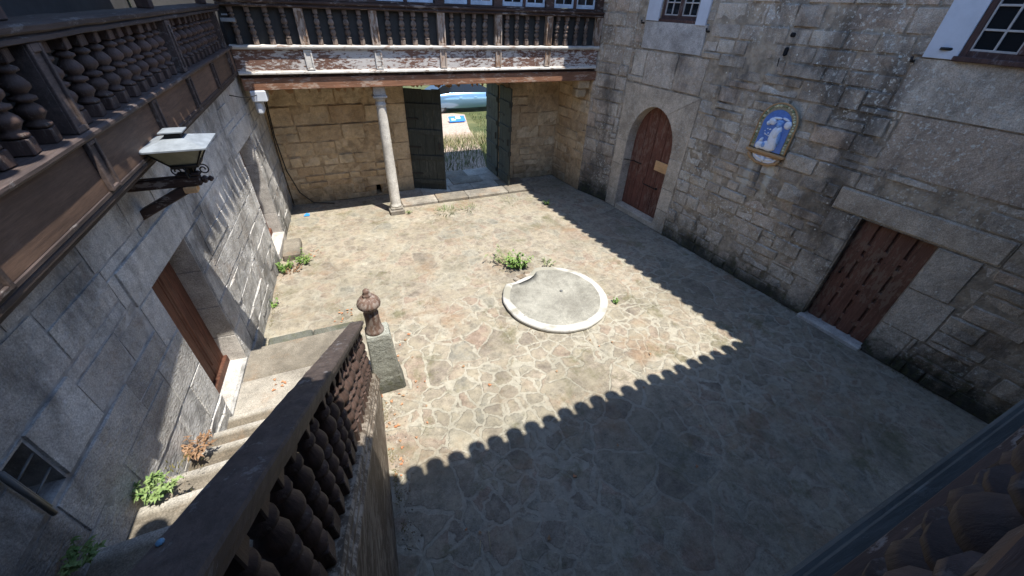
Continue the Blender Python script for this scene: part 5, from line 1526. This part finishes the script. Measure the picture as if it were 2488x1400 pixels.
for sx in (-1.65, 1.62):
    for sy in (-1, 1):
        FWh = Fr((CX + sx, CY + sy * 0.74, CZ + 0.31), (1, 0, 0), (0, sy, 0)); mb = MB(); vs = []; fs = []
        for j, (r_, d) in enumerate(((0.20, .08), (0.30, .10), (0.315, .06), (0.315, -.08), (0.2, -.1))):
            for k in range(20): vs.append(FWh.p(r_ * math.cos(k * math.pi / 10), r_ * math.sin(k * math.pi / 10), d))
        for j in range(4):
            for k in range(20): fs.append([j * 20 + k, j * 20 + (k + 1) % 20, j * 20 + 20 + (k + 1) % 20, j * 20 + 20 + k])
        mb.add(vs, fs, smooth=True); w_ = mb.build("wheel", M['cable'], car)
        mb = MB(); mb.add([FWh.p(0.2 * math.cos(k * math.pi / 10), 0.2 * math.sin(k * math.pi / 10), .075) for k in range(20)], [list(range(20))]); mb.build("rim", M['pipe'], w_)
for sx, nm in ((-2.56, "tail_light"), (2.54, "headlight")):
    for sy in (-1, 1):
        mb = MB(); mb.box(F0, CX + sx - 0.06, CX + sx + 0.06, CY + sy * 0.55 - 0.14, CY + sy * 0.55 + 0.14, CZ + 0.60, CZ + 0.72, 0.03); mb.build(nm, M['tileblue'] if nm == "x" else M['muntin'], car)
for sy in (-1, 1):
    for x in (-0.5, 0.35):
        mb = MB(); mb.box(F0, CX + x - 0.09, CX + x + 0.09, CY + sy * 0.885 - 0.02, CY + sy * 0.885 + 0.02, CZ + 0.80, CZ + 0.83, 0.008); mb.build("door_handle", M['car'], body)

# ------------------------------------------------------------------ grit, crumbs of mortar and low moss along the wall feet
def grit(name, mat, n, seed, line, spread, smin, smax):
    rg = random.Random(seed); mb = MB()
    for k in range(n):
        a, b = rg.choice(line); f = rg.random()
        x = a[0] + (b[0] - a[0]) * f; y = a[1] + (b[1] - a[1]) * f; z0 = a[2] + (b[2] - a[2]) * f
        q = abs(rg.gauss(0, spread)); x += a[3] * q; y += a[4] * q
        if (x - 3.52) ** 2 + (y - 5.56) ** 2 < 1.25: continue
        s_ = rg.uniform(smin, smax) * (0.5 + rg.random()); z = (fz(x, y) if z0 == 0 else z0) + s_ * 0.2
        vs = [(x + s_ * rg.uniform(.6, 1.2) * math.cos(t_), y + s_ * rg.uniform(.6, 1.2) * math.sin(t_), z - s_ * .3) for t_ in (0.3, 1.7, 2.9, 4.4, 5.4)]
        vs.append((x + s_ * rg.uniform(-.3, .3), y + s_ * rg.uniform(-.3, .3), z + s_ * rg.uniform(.35, .7)))
        mb.add(vs, [[i, (i + 1) % 5, 5] for i in range(5)], (rg.random(), 0, .5))
    o = mb.build(name, mat, fix=False); tag(o, kind="stuff"); return o
q0_, q1_ = RW.p(-1.0, 0), RW.p(7.6, 0)
feet = [((q0_.x, q0_.y, 0, RN.x, RN.y), (q1_.x, q1_.y, 0)), ((-1.93, 6.0, 0, 1, 0), (-1.66, 11.0, 0)), ((-0.26, 2.0, 0, 1, 0), (-0.22, 4.2, 0)), ((-1.5, 12.05, 0, 0, -1), (1.3, 12.05, 0)), ((5.6, 12.05, 0, 0, -1), (6.9, 12.05, 0))]
grit("grit", M['step'], 1100, 51, feet, 0.16, 0.006, 0.018)
grit("grit", M['mossy'], 500, 52, [((0.0, 1.5, 0, 0, 1), (7.5, 1.5, 0)), ((0.2, 3.0, 0, 0, 1), (7.0, 3.0, 0)), ((0.2, 6.5, 0, 0, 1), (6.0, 6.5, 0))], 2.2, 0.004, 0.010)
mb = MB(); rg = random.Random(61)
for k in range(2600):
    a, b = rg.choice(feet[:3] + feet[:1]); f = rg.random()
    if noise.noise((a[0] + f * 9, f * 7.0, 2.0)) < -0.05: continue
    q = abs(rg.gauss(0, 0.05)); x = a[0] + (b[0] - a[0]) * f + a[3] * q; y = a[1] + (b[1] - a[1]) * f + a[4] * q
    t_ = rg.uniform(0, 6.28); el = rg.uniform(0.6, 1.5)
    blade(mb, (x, y, fz(x, y)), (math.cos(t_) * math.cos(el), math.sin(t_) * math.cos(el), math.sin(el)), rg.uniform(.015, .05), rg.uniform(.002, .005), rg.uniform(.2, .8), rg.random(), 2)
o = mb.build("moss", M['moss'], fix=False); tag(o, kind="stuff")
